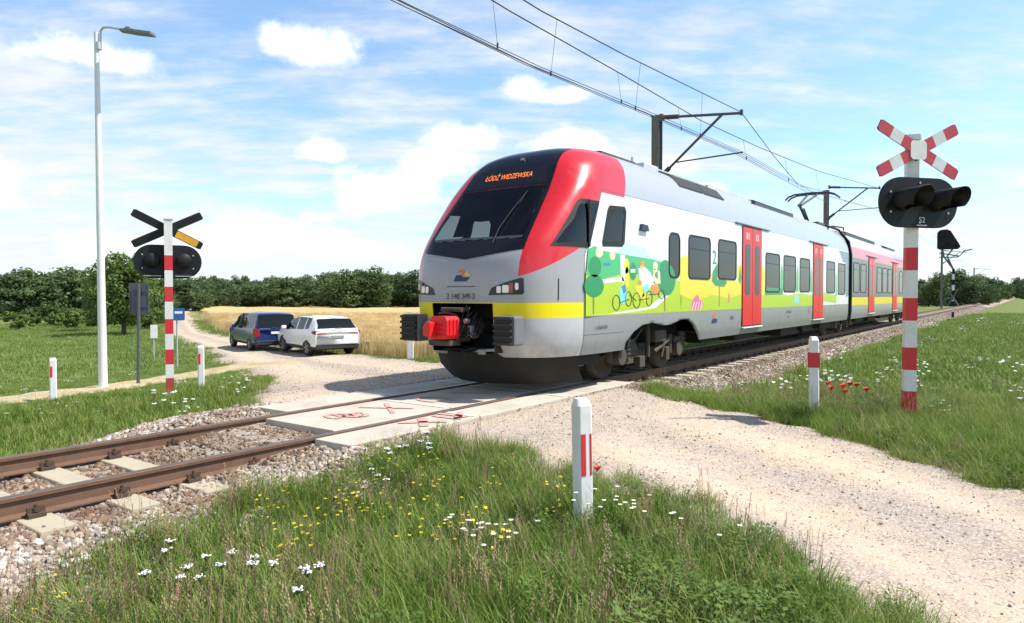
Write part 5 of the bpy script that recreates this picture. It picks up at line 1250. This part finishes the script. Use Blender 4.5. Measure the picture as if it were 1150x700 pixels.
def wire(name, pts, r, label, drops=None, wire_to=None):
    P_ = []
    for a_, b_ in zip(pts[:-1], pts[1:]):
        a_, b_ = Vector(a_), Vector(b_); L = (b_ - a_).length; n_ = max(2, int(L / 2.5)); sag = getattr(wire, 'sag', 0)
        for k in range(n_): f = k / n_; P_.append(a_.lerp(b_, f))
    P_.append(Vector(pts[-1])); b = MB(); b.tube(P_, r, 6)
    o = b.build(name, WIRE); tag(o, label, 'overhead wire')
    if drops:
        for y_, r2 in drops:
            k = next(i for i in range(len(P_) - 1) if (P_[i].y - y_) * (P_[i + 1].y - y_) <= 0); f = (y_ - P_[k].y) / (P_[k + 1].y - P_[k].y); a_ = P_[k].lerp(P_[k + 1], f)
            q = np.array(wire_to); x2 = float(np.interp(y_, q[:, 1], q[:, 0])); z2 = float(np.interp(y_, q[:, 1], q[:, 2]))
            b = MB(); b.tube([a_, (x2, y_ + .02, z2)], r2, 5); b.tube([(x2, y_ + .02, z2 - .03), (x2, y_ + .02, z2 + .05)], .018, 6); b.build('dropper', WIRE, o)
    return o
conA = [(.06, -34, 5.9), (.06, 6.76, 5.36), (.06, 9.9, 5.36), (.06, 14.7, 5.52), (.06, 20.5, 5.66), (.0, 29, 5.56), (-.2, 44.4, 6.45), (0, 117, 6.0), (0, 197, 5.9), (0, 420, 5.8)]
conB = [(-.12, -34, 6.1), (-.12, 7.16, 5.5), (-.12, 9.9, 5.47), (-.12, 14.7, 5.6), (-.12, 20.5, 5.72), (-.9, 33, 6.0), (-2.5, 44.7, 6.9)]
mesA = [(.2, -34, 7.3), (.2, 2, 6.4), (.2, 9.8, 6.27), (.2, 12.8, 6.37), (.05, 20.5, 6.86), (-1.0, 27.5, 6.85), (-1.7, 34, 6.6), (-2.6, 44.7, 7.6)]
mesB = [(-.2, -34, 7.3), (-.2, 2, 6.5), (-.2, 9.45, 6.25), (-.2, 13.5, 6.22), (-.2, 18, 6.15), (-.2, 23, 6.3), (-.15, 31, 6.65), (.05, 44.4, 7.6), (0, 80, 7.0), (0, 117, 7.75), (0, 157, 7.0), (0, 197, 7.75), (0, 300, 7.2)]
wire('contact_wire', conA, .008, 'lower contact wire running over the middle of the track to the pantograph'); wire('contact_wire', conB, .008, 'second contact wire, running beside the first and ending at a mast')
wire('contact_wire', [(x_ + .09, y_, z_) for x_, y_, z_ in conA], .007, 'companion wire close beside the lower contact wire, on its near side')
wire('contact_wire', [(x_ - .1, y_, z_ + .02) for x_, y_, z_ in conB], .007, 'companion wire close beside the second contact wire, farthest from the camera')
wire('messenger_wire', mesA, .012, 'upper carrying wire over the tip of the nearest mast bracket', [(5, .004), (10.3, .004), (13.6, .004), (17.3, .004)], conA)
wire('messenger_wire', mesB, .012, 'upper carrying wire passing below the nearest bracket towards the pantograph mast', [(4, .004), (9.0, .004), (13.3, .004), (16.5, .004), (21.5, .004), (26, .004), (30.5, .004), (36, .004)], [(-.12, -34, 6.1), (-.12, 7.16, 5.5), (-.12, 14.7, 5.6), (-.12, 20.5, 5.7), (0, 29, 5.58), (-.2, 44.4, 6.4)])

# ------------------------------------------------------------------ cars
TYRE = mat('tyre_rubber', (.02, .02, .021), .8, 0, .4, 8, (.08, .07, .06)); RIM = mat('alloy_rim', (.42, .43, .44), .35, .8, .3, 6); CARGL = mat('car_glass', (.008, .01, .012), .05, 0, .05, 2, spec=.3); PLAST = mat('dark_car_plastic', (.03, .03, .032), .6, 0, .3, 5); TAILR = mat('tail_lamp_red', (.32, .012, .02), .15, 0, .1); PLATEM = mat('number_plate_white', (.75, .75, .73), .5, 0, .1)
def make_car(name, loc, rz, paint, st, W, wheels, wr, label, cat, rails, tail, plate, badge_z):
    """st: stations (y, z_bottom, z_belt, z_roof, roof half width factor, glass flag to next)"""
    t = thing(name, loc, rz, label, cat)
    def ring(s):
        y, zb, ze, zr, rf, _, wf = s; w = W / 2 * wf; zr = max(zr, ze + .02)
        h = [(w * .93, zb), (w * .985, zb + .12), (w, zb + .3), (w * .995, ze - .12), (w * .965, ze)]
        h += [(w * (.965 + (rf - .965) * k), ze + (zr - ze) * (k ** .9) * .93) for k in (.33, .66, 1.0)]
        h += [(w * rf * .86, ze + (zr - ze) * .985), (w * rf * .45, zr + .0), (0, zr + .012)]
        return [(x, y, z) for x, z in h] + [(-x, y, z) for x, z in h[-2::-1]]
    rings = [ring(s) for s in st]; n = len(rings[0]); V = [p for r_ in rings for p in r_]
    body, glass, cladf = [], {}, []
    for i, s in enumerate(st[:-1]):
        for k in range(n - 1):
            f = (i * n + k, i * n + k + 1, (i + 1) * n + k + 1, (i + 1) * n + k); kk = k if k < n // 2 else n - 2 - k
            fl = s[5]
            if 's' in fl and 4 <= kk <= 6: glass.setdefault(('side_window', i, k > n // 2), []).append(f)
            elif 'r' in fl and kk >= 7: glass.setdefault(('rear_window', 0, 0), []).append(f)
            elif 'w' in fl and kk >= 6: glass.setdefault(('windscreen', 0, 0), []).append(f)
            elif kk <= 0: cladf.append(f)
            else: body.append(f)
    capr = [tuple(range(n))]; capf = [tuple(range((len(st) - 1) * n, len(st) * n))[::-1]]
    def sub(fs, nm, m, parent):
        us = sorted({i for f in fs for i in f}); mp = {q: i for i, q in enumerate(us)}; b_ = MB(); b_.add([V[q] for q in us], [tuple(mp[q] for q in f) for f in fs], 0, True); return b_.build(nm, m, parent)
    bd = sub(body + capr + capf, 'body', paint, t); sub(cladf, 'sill_cladding', PLAST, t)
    for (nm, i, sd), fs in glass.items(): sub(fs, nm, CARGL, t)
    for y in wheels:
        for s in (-1, 1):
            b_ = MB(); M = Matrix(((0, 0, s, s * (W / 2 - .2)), (1, 0, 0, y), (0, 1, 0, wr), (0, 0, 0, 1)))
            b_.lathe([(wr * .62, .0), (wr * .9, 0), (wr, .03), (wr, .17), (wr * .93, .2), (wr * .66, .205)], 30, 0, M); w_ = b_.build('wheel', TYRE, t)
            b_ = MB(); b_.lathe([(wr * .68, .2), (wr * .64, .17), (wr * .2, .19), (0, .195)], 30, 0, M)
            for k in range(5):
                a = 2 * PI * k / 5; Mr = M @ Matrix.Rotation(a, 4, 'Z'); b_.box((wr * .36, 0, .195), (wr * .5, .05, .02), 0, Mr)
            b_.build('rim', RIM, w_)
            b_ = MB(); ar = [(wr * 1.2 * math.cos(R(a)), wr * 1.2 * math.sin(R(a))) for a in range(-20, 201, 10)]; Ma = Matrix(((0, 0, s, s * (W / 2 * .985)), (1, 0, 0, y), (0, 1, 0, wr), (0, 0, 0, 1))); b_.prism(ar, -.06, .012, Ma); b_.build('wheel_arch', PLAST, t)
    yr = st[0][0]
    for s in (-1, 1):
        b_ = MB(); z0, z1, xin, xout = tail; Wt = W / 2
        b_.prism([(s * xin, z0 + .02), (s * xout, z0), (s * xout, z1), (s * xin, z1 - .03)], 0, .07, Matrix(((1, 0, 0, 0), (0, 0, -1, yr + .06), (0, 1, 0, 0), (0, 0, 0, 1)))); b_.prism([(0, z0), (.34, z0 + .06), (.3, z1 - .03), (0, z1)], 0, .02, Matrix(((0, 0, s, s * (Wt - .022)), (1, 0, 0, yr), (0, 1, 0, 0), (0, 0, 0, 1)))); b_.build('tail_light', TAILR, t, .01)
        b_ = MB(); ym = [q for q in st if 'w' in q[5]][0][0] + .05; zm = [q for q in st if 'w' in q[5]][-1][2] + .1; b_.box((s * (W / 2 + .11), ym + .25, zm), (.2, .1, .15)); b_.build('wing_mirror', paint, t, .03)
        if rails:
            b_ = MB(); zr = max(q[3] for q in st); b_.tube([(s * W * .37, -1.5, zr - .06), (s * W * .37, -1.35, zr + .015), (s * W * .37, .2, zr + .01), (s * W * .37, .45, zr - .06)], .016, 8); b_.build('roof_rail', GALV, t)
    b_ = MB(); b_.box((0, yr - .012, plate), (.52, .02, .115)); b_.build('number_plate', PLATEM if badge_z else mat('grey_plate', (.3, .31, .32), .5), t)
    b_ = MB(); b_.box((0, yr + .05, .42), (W * .93, .16, .2)); b_.box((0, yr - .02, .5), (W * .8, .06, .05)); b_.build('rear_bumper', PLAST, t, .03)
    b_ = MB(); zg = st[2][2] - .06; b_.tube([(-.25, st[1][0] - .02, zg + .12), (.2, st[1][0] - .03, zg + .06)], .012, 6); b_.build('rear_wiper', PLAST, t)
    b_ = MB(); b_.box((0, 0, .38), (W * .82, st[-1][0] * 1.7, .24)); b_.build('underbody', PLAST, t)
    return t
suvp = mat('white_car_paint', (.82, .83, .84), .3, 0, .05, 2, coat=.4); vanp = mat('blue_car_paint', (.012, .035, .16), .25, .3, .1, 2, coat=.6)
suv = [(-2.2, .42, .9, .92, .9, '', .93), (-2.22, .34, 1.02, 1.04, .9, '', .97), (-2.16, .3, 1.14, 1.17, .9, 'r', .98), (-2.06, .3, 1.17, 1.32, .82, 'r', .98), (-1.82, .3, 1.17, 1.58, .76, '', 1), (-1.5, .3, 1.15, 1.63, .76, 's', 1), (-1.1, .3, 1.13, 1.66, .77, '', 1), (-1.0, .3, 1.12, 1.66, .77, 's', 1), (-.25, .3, 1.09, 1.67, .77, '', 1), (-.15, .3, 1.09, 1.67, .77, 's', 1), (.55, .3, 1.06, 1.56, .78, 'sw', 1), (.9, .3, 1.05, 1.36, .82, 'sw', 1), (1.25, .3, 1.05, 1.09, .88, '', 1), (1.75, .3, 1.0, 1.04, .88, '', .98), (2.1, .34, .88, .92, .85, '', .93), (2.25, .4, .65, .68, .8, '', .86)]
gp = at_depth(374, 400, 27.3); g = (gp[0], gp[1], float(height(gp[0], gp[1], False)) - .03)
hd = Vector((-math.sin(R(69)), math.cos(R(69)), 0)); lc = Vector(g) + hd * 2.2; lc.z = float(height(lc.x, lc.y, False)) + .015
sc_ = make_car('parked_car', lc, R(74), suvp, suv, 1.84, (-1.35, 1.33), .35, 'white parked car with roof rails beside the wheat', 'car', True, (.93, 1.09, .46, .9), .82, 0); sc_.scale = (1.02, 1, .93)
van = [(-2.42, .38, 1.0, 1.02, .9, '', .95), (-2.38, .3, 1.08, 1.12, .9, 'r', .97), (-2.34, .3, 1.1, 1.45, .86, 'r', .98), (-2.24, .3, 1.1, 1.78, .82, '', 1), (-2.1, .3, 1.1, 1.84, .8, 's', 1), (-1.0, .3, 1.1, 1.87, .8, '', 1), (-.9, .3, 1.1, 1.87, .8, 's', 1), (.2, .3, 1.08, 1.85, .8, '', 1), (.3, .3, 1.08, 1.84, .8, 'sw', 1), (.9, .3, 1.06, 1.62, .83, 'sw', 1), (1.6, .3, 1.08, 1.15, .88, '', 1), (2.0, .3, 1.0, 1.05, .88, '', .97), (2.3, .36, .85, .9, .85, '', .92), (2.4, .42, .65, .68, .8, '', .86)]
gp = at_depth(309, 393, 30.5); g = (gp[0], gp[1], 0); hd = Vector((-math.sin(R(70)), math.cos(R(70)), 0)); lc = Vector(g) + hd * 2.4; lc.z = float(height(lc.x, lc.y, False)) + .015
vn_ = make_car('parked_van', lc, R(72), vanp, van, 1.9, (-1.5, 1.5), .33, 'dark blue parked van with red tail lights, standing ahead of the white car', 'van', False, (.72, 1.12, .74, .93), .9, 1); vn_.scale = (1, 1, .9)

# ------------------------------------------------------------------ trees
BARK = mat('bark', (.09, .065, .045), .9, 0, .5, 4, (.04, .03, .02), .5)
def leaf_mat(name, c0, c1):
    m, nt, b = nodes(name); oi = nt.nodes.new('ShaderNodeObjectInfo'); p = worldpos(nt); n1 = noise(nt, p, .9, 3); n2 = noise(nt, p, .16, 2)
    c = ramp(nt, (n1 * .6 + X(nt, oi.outputs['Random']) * .4 + n2 * .5 - .25).clamp(), [(0.1, c0), (.9, c1)]); nt.links.new(c, b.inputs['Base Color']); b.inputs['Roughness'].default_value = .6; b.inputs['Specular IOR Level'].default_value = .2
    tr = nt.nodes.new('ShaderNodeBsdfTranslucent'); nt.links.new(c, tr.inputs[0]); mx = nt.nodes.new('ShaderNodeMixShader'); mx.inputs[0].default_value = .3; out = nt.nodes['Material Output']
    nt.links.new(b.outputs[0], mx.inputs[1]); nt.links.new(tr.outputs[0], mx.inputs[2]); nt.links.new(mx.outputs[0], out.inputs[0]); return m
LEAF1 = leaf_mat('tree_leaves', (.06, .11, .025), (.17, .25, .06)); LEAF2 = leaf_mat('dark_leaves', (.05, .09, .038), (.12, .18, .065)); LEAF3 = leaf_mat('far_leaves', (.08, .13, .055), (.16, .22, .09))
def tree_meshes(seed, H, Wd, base, leaf, nclump, per, m, conic=0.0):
    r = np.random.default_rng(seed); rd = random.Random(seed)
    cl = []
    while len(cl) < nclump:
        p = r.uniform(-1, 1, 3); q = np.linalg.norm(p)
        if q > 1 or q < .35 * r.random(): continue
        f = 1 - conic * max(0, (p[2] + 1) / 2); k = 1 + .28 * math.sin(3 * math.atan2(p[1], p[0]) + seed) * math.cos(2.3 * p[2] + seed)
        cl.append((p[0] * Wd / 2 * f * k, p[1] * Wd / 2 * f * k, base + (H - base) * (p[2] + 1) / 2))
    cl = np.array(cl); rad = (H - base) * .13 * r.uniform(.6, 1.3, nclump)
    c = np.repeat(cl, per, 0); rr_ = np.repeat(rad, per); N = len(c)
    d = r.normal(0, 1, (N, 3)); d /= np.linalg.norm(d, axis=1)[:, None]; pos = c + d * (rr_ * r.uniform(.3, 1.0, N) ** .5)[:, None] * np.array([1.15, 1.15, .75])
    t1 = r.normal(0, 1, (N, 3)); t1 -= d * (t1 * d).sum(1)[:, None] * .6; t1 /= np.linalg.norm(t1, axis=1)[:, None]; t2 = np.cross(d, t1); t2 /= np.maximum(np.linalg.norm(t2, axis=1)[:, None], 1e-6)
    s = leaf * r.uniform(.6, 1.4, N)[:, None]
    V = np.stack([pos - t1 * s, pos + t2 * s * .55, pos + t1 * s, pos - t2 * s * .55], 1).reshape(-1, 3); fcs = np.arange(4 * N).reshape(N, 4)
    crown = np_mesh('crown', V, fcs, m, smooth=False)
    b_ = MB(); tr = H * .028; b_.tube([(0, 0, -.3), (.03 * H * .2, 0, base * .6), (0, .02 * H, base + (H - base) * .45), (.02 * H, 0, H * .85)], [tr * 1.3, tr, tr * .65, tr * .2], 8)
    for k in range(7):
        tgt = Vector(cl[rd.randrange(nclump)]); z0 = rd.uniform(base * .7, base + (H - base) * .4); st = Vector((0, 0, z0)); mid = st.lerp(tgt, .5) + Vector((0, 0, .06 * H)); b_.tube([st, mid, tgt], [tr * .5, tr * .33, tr * .1], 6)
    return crown, b_
def add_tree(name, loc, meshes, label, cat='tree', group=None, rz=0, sc=1.0):
    t = thing(name, loc, rz, label, cat, group); t.scale = (sc, sc, sc) if not hasattr(sc, '__len__') else sc
    cr, tb = meshes; link(bpy.data.objects.new('crown', cr), t)
    if isinstance(tb, MB): o_ = tb.build('trunk', BARK, t); return t, (cr, o_.data)
    o_ = bpy.data.objects.new('trunk', tb); link(o_, t); return t, (cr, tb)
def gz(p): return (float(p[0]), float(p[1]), float(height(p[0], p[1])))
# the big tree behind the lamp and signal
add_tree('broadleaf_tree', gz(at_depth(139, 376, 46)), tree_meshes(3, 5.3, 4.4, .8, .11, 170, 75, LEAF1), 'round crowned green tree standing alone in the field between the lamp and the crossing signal')
add_tree('broadleaf_tree', gz(at_depth(112, 372, 52)), tree_meshes(9, 4.6, 1.7, .8, .11, 80, 55, LEAF1), 'slim green tree partly hidden behind the street lamp pole')
variants = []
for k, (H, Wd, base, cn, m) in enumerate([(8.5, 6.5, .3, .1, LEAF3), (9.5, 5.0, .4, .4, LEAF2), (7.2, 7.2, .2, .0, LEAF3), (10, 4.4, .6, .6, LEAF2), (8, 5.8, .3, .2, LEAF2), (9, 4.2, .4, .5, LEAF3), (8.8, 7.4, .3, .25, LEAF2)]):
    cr, tb = tree_meshes(200 + k, H, Wd, base, .26, 90, 34, m, cn); variants.append((cr, tb, H))
hidden = {}
def wood(n, x0, x1, d0, d1, top, label, group, vs=(0, 1, 2, 3, 4, 5, 6), jit=.12):
    for i in range(n):
        px_ = x0 + (x1 - x0) * (i + .5 + rng.uniform(-.35, .35)) / n; d = rng.uniform(d0, d1); p = gz(at_depth(px_, 340, d)); k = vs[int(rng.integers(0, len(vs)))]
        want = float(at_depth(px_, top(px_) + rng.uniform(-7, 11), d)[2]) - p[2]; s = max(.25, want / variants[k][2]); cr, tb, H = variants[k]
        wd = s * rng.uniform(.9, 1.5)
        t, (c_, tm) = add_tree('woodland_tree', p, (cr, hidden.get(k, tb)), label, 'tree', group, rng.uniform(0, 6), (wd, wd, s)); hidden[k] = tm
wood(22, 20, 112, 80, 110, lambda x: 308, 'dense green tree in the wood left of the street lamp', 'trees of the wood behind the lamp', (0, 2, 4, 1))
wood(16, 150, 225, 110, 140, lambda x: np.interp(x, [150, 190, 225], [318, 320, 318]), 'dense green tree in the wood behind the left crossing signal', 'trees behind the left crossing signal', (0, 2, 4))
wood(44, 215, 400, 140, 168, lambda x: np.interp(x, [215, 240, 260, 300, 330, 360, 400], [317, 320, 322, 322, 314, 315, 310]), 'dark green tree in the wood behind the wheat field', 'trees of the wood behind the wheat', (0, 1, 2, 4, 5, 6))
wood(36, 370, 520, 125, 150, lambda x: np.interp(x, [370, 400, 430, 460, 520], [313, 308, 306, 308, 306]), 'tall dark tree in the nearer wood behind the wheat, left of the train', 'trees of the nearer wood by the train', (1, 3, 4, 6, 5))
wood(24, 1030, 1115, 120, 165, lambda x: np.interp(x, [1030, 1060, 1075, 1090, 1103], [313, 312, 307, 313, 316]), 'dark tree in the wood beyond the train tail', 'trees of the wood beyond the train', (0, 1, 4))
wood(14, 1085, 1240, 260, 360, lambda x: 318, 'far tree on the horizon right of the track', 'trees on the horizon right of the track', (0, 2, 1))
# undergrowth below the left wood
bush = tree_meshes(300, 1.9, 2.8, .1, .14, 40, 36, LEAF1)
bt = None
for i, px_ in enumerate([64, 78, 92, 104, 120, 150, 166, 182, 40, 20]):
    d = 60 + 6 * rng.uniform(-1, 1); p = gz(at_depth(px_, 352, d))
    t, bush = add_tree('bush', p, bush, 'low pale green bush along the foot of the wood behind the lamp', 'bush', 'bushes at the foot of the wood', rng.uniform(0, 6), rng.uniform(.7, 1.1))
# a distant wood mass behind (reads as one)
fx, fy, fz, fs = [], [], [], []
for x0, x1, d0, d1, n in ((0, 120, 105, 140, 60), (120, 230, 140, 175, 60), (215, 540, 165, 205, 150), (1030, 1120, 165, 230, 50), (1090, 1260, 380, 480, 60), (-160, 20, 90, 130, 60)):
    for _ in range(n):
        px_ = rng.uniform(x0, x1); d = rng.uniform(d0, d1); p = gz(at_depth(px_, 340, d)); fx.append(p[0]); fy.append(p[1]); fz.append(p[2] - .2); tp = 313 + rng.uniform(-2, 8); fs.append(max(.3, (float(at_depth(px_, tp, d)[2]) - p[2]) / 9.0))
wd = scatter('distant_forest', np.stack([fx, fy, fz], 1), [v[0] for v in variants], 'distant dark forest closing the fields', scl=np.array(fs), tilt=.02, cat='forest')

# ------------------------------------------------------------------ single flowers near the camera
def plant(name, px_, py_, seed, h, heads, head, m, label, cat, group):
    g_ = ground_hit(px_, py_ + 26); t = thing(name, g_, 0, label, cat, group); r = random.Random(seed)
    st, fl = MB(), MB(); M0 = None
    for k in range(heads):
        p = Vector((r.uniform(-.05, .05), r.uniform(-.05, .05), 0)); tp = p + Vector((r.uniform(-.1, .1), r.uniform(-.1, .1), h * r.uniform(.8, 1.1))); st.tube([p, p.lerp(tp, .5) + Vector((r.uniform(-.01, .01), 0, 0)), tp], [.0025, .002, .0018], 5)
        if m is PETAL and cat == 'yarrow':
            for q in range(16):
                a = r.uniform(0, 2 * PI); rr_ = head * math.sqrt(r.random()); c = tp + Vector((rr_ * math.cos(a), rr_ * math.sin(a), r.uniform(-.004, .008))); fl.lathe([(.001, .004), (.006, .003), (.0075, 0), (.004, -.003)], 6, 0, Matrix.Translation(c)); st.tube([tp - Vector((0, 0, .03)), c], .0012, 4)
        else:
            for q in range(10):
                b_ = 2 * PI * q / 10; d = Vector((math.cos(b_), math.sin(b_), .12 + (1.0 if cat == 'poppy' else 0))); sd = Vector((-math.sin(b_), math.cos(b_), 0)) * head * (.45 if cat == 'poppy' else .2); fl.add([tp, tp + d * head * .6 + sd, tp + d * head, tp + d * head * .6 - sd], [(0, 1, 2, 3)])
            fl.lathe([(0.0, .006), (head * .2, .004), (head * .26, 0)], 8, 1, Matrix.Translation(tp))
    st.build('stem', LEAFG, t); fl.build('flower_head', [m, YELLOW if cat != 'poppy' else SBLACK], t)
for i, (a, c) in enumerate([(190, 640), (250, 662), (272, 655), (286, 672), (370, 662), (180, 676), (225, 668), (355, 690)]): plant('yarrow_plant', a, c, i, .3, 2, .03, PETAL, 'white yarrow flower head in the grass at the lower left', 'yarrow', 'yarrow at the lower left')
for i, (a, c) in enumerate([(395, 526), (415, 522), (414, 535), (432, 520), (448, 512), (475, 500), (486, 510), (428, 545)]): plant('yarrow_plant', a, c, 20 + i, .34, 2, .03, PETAL, 'white yarrow flower head on the grass hump before the crossing slabs', 'yarrow', 'yarrow before the slabs')
for i, (a, c) in enumerate([(521, 603), (530, 607), (545, 600), (556, 612), (541, 622), (575, 602), (590, 599), (562, 618), (550, 606), (512, 606), (583, 612)]): plant('daisy_plant', a, c, 40 + i, .26, 2, .02, PETAL, 'white daisy in the foreground grass left of the leaning post', 'daisy', 'daisies left of the leaning post')
for i, (a, c) in enumerate([(672, 566), (685, 570), (698, 572), (665, 575), (692, 580), (705, 582), (740, 590), (820, 616), (640, 578), (720, 575), (755, 596)]): plant('daisy_plant', a, c, 60 + i, .26, 2, .018, PETAL, 'white daisy between the leaning post and the gravel road', 'daisy', 'daisies by the road edge')
plant('poppy', 672, 553, 90, .34, 1, .035, REDP, 'single red poppy beside the leaning guide post', 'poppy', None)
for i, (a, c) in enumerate([(943, 437), (950, 441), (965, 440), (934, 432)]): plant('poppy', a, c, 95 + i, .36, 2, .05, REDP, 'red poppy in the meadow left of the right crossing signal', 'poppy', 'poppies by the right signal')

# ------------------------------------------------------------------ sky and sun
SUN_EL = R(55); sun_dir = Vector((.82 * math.cos(SUN_EL), .57 * math.cos(SUN_EL), math.sin(SUN_EL))).normalized()
sd_ = bpy.data.lights.new('sun', 'SUN'); sd_.energy = 4.9; sd_.angle = R(.53); sd_.color = (1.0, .955, .88)
so = bpy.data.objects.new('sun', sd_); COL.objects.link(so); so.rotation_euler = sun_dir.to_track_quat('Z', 'Y').to_euler(); so.location = (40, 30, 60)
w = bpy.data.worlds.new('World'); scene.world = w; w.use_nodes = True; nt = w.node_tree; bg = nt.nodes['Background']
sky = nt.nodes.new('ShaderNodeTexSky'); sky.sky_type = 'NISHITA'; sky.sun_disc = False; sky.sun_elevation = SUN_EL; sky.sun_rotation = math.atan2(sun_dir.x, sun_dir.y); sky.air_density = 1.0; sky.dust_density = 0.6; sky.ozone_density = 1.6
tc = nt.nodes.new('ShaderNodeTexCoord'); D = tc.outputs['Generated']; dx, dy, dz = sep(nt, D)
def comb(x, y, z):
    n_ = nt.nodes.new('ShaderNodeCombineXYZ')
    for i, v in enumerate((x, y, z)):
        if isinstance(v, X): nt.links.new(v.s, n_.inputs[i])
        else: n_.inputs[i].default_value = v
    return n_.outputs[0]
inv = dz.mx(0.0) + 0.16; ca, sa = math.cos(theta), math.sin(theta)
cu, cv_ = (dx * ca + dy * sa) / inv, (dy * ca - dx * sa) / inv                  # high layer, seen as a flat sheet overhead
sheet = comb(cu * 0.55, cv_ * 0.9, 0.0)
c1 = noise(nt, sheet, 1.1, 9, 0.6); c2 = noise(nt, comb(cu * .35 + 3.1, cv_ * 1.6, .0), 2.2, 8, 0.62); c3 = noise(nt, sheet, .35, 4)
WC = (CLOUD * .97, CLOUD, CLOUD * 1.02)
c4 = noise(nt, comb(cu * .9 + cv_ * .25 + 7.3, cv_ * 1.7 - cu * .2, .0), 3.4, 7, .6)
wf_ = c1 * .5 + c2 * .45 + c3 * .5 + c4 * .55 - .3 - cu * .042 + (.34 - dz).mx(0.0) * .1
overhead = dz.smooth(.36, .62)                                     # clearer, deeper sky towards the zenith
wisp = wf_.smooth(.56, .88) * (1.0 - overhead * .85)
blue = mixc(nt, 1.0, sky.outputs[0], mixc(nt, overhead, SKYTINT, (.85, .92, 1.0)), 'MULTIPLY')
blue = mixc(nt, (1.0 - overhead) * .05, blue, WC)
col = mixc(nt, wisp * .92, blue, mixc(nt, c4, tuple(c * .62 for c in WC), tuple(c * .98 for c in WC)))
hz = (1.0 - (dz.mx(0.0) / .22).clamp()); col = mixc(nt, hz * hz * .55, col, tuple(c * v for c, v in zip(WC, (.78, .84, .9))))
nz = noise(nt, comb(dx, dy, dz * 1.25), 14, 6, .58); nz2 = noise(nt, comb(dx, dy, dz * 1.25 - .03), 14, 4, .55)
dens_ = None; shade = None
PUFFS = [(105, 66, 62, 19), (358, 58, 52, 26), (330, 50, 30, 15), (588, 101, 30, 19), (628, 108, 40, 12), (365, 172, 26, 15), (440, 217, 62, 34), (405, 230, 34, 20), (510, 158, 44, 17), (480, 190, 50, 24), (353, 244, 24, 10), (255, 278, 70, 22), (300, 262, 60, 26), (335, 272, 70, 22), (400, 284, 70, 18), (150, 285, 90, 18), (632, 164, 44, 18), (660, 178, 40, 14), (735, 188, 46, 13), (800, 214, 26, 10), (985, 262, 60, 9), (-60, 200, 80, 40), (1240, 190, 60, 26), (880, 290, 90, 14)]
for px_, py_, rx_, ry_ in PUFFS:
    c = Vector(ray(px_, py_)).normalized(); rc_ = c.cross(Vector((0, 0, 1))).normalized(); uc = rc_.cross(c)
    dot = lambda v: dx * v.x + dy * v.y + dz * v.z
    dc = dot(c).mx(.05); uu = dot(rc_) / dc / (rx_ / F_PX * 1.08); vv = dot(uc) / dc / (ry_ / F_PX * 1.08)
    vf = vv * (1.0 + vv.lt(0.0) * .55); q = (uu * uu + vf * vf).sqrt()
    e = 1.0 - q; s_ = (vv * .5 + .5)
    if dens_ is None: dens_, shade = e, s_
    else:
        k = e.gt(dens_); shade = s_ * k + shade * (1.0 - k); dens_ = dens_.mx(e)
nzf = noise(nt, comb(dx, dy, dz * 1.25), 55, 5, .6)
cum = (dens_ + (nz - .5) * 2.3 + (nzf - .5) * .5).smooth(-.1, .62)
lit = (shade * 1.1 + (nz2 - .5) * 1.3 + .25).clamp()
cc = mixc(nt, lit, tuple(c * v for c, v in zip(WC, (.84, .88, .95))), tuple(c * 1.12 for c in WC))
col = mixc(nt, cum * .92, col, cc)
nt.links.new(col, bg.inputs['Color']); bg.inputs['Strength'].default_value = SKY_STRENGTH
scene.view_settings.view_transform = 'Standard'; scene.view_settings.look = 'None'; scene.view_settings.exposure = EXPOSURE; scene.view_settings.gamma = 1.0
cy_ = scene.cycles if hasattr(scene, 'cycles') else None
if cy_:
    cy_.use_denoising = True; cy_.max_bounces = 8; cy_.diffuse_bounces = 3; cy_.glossy_bounces = 3; cy_.transparent_max_bounces = 8; cy_.caustics_reflective = False; cy_.caustics_refractive = False; cy_.sample_clamp_indirect = 4.0
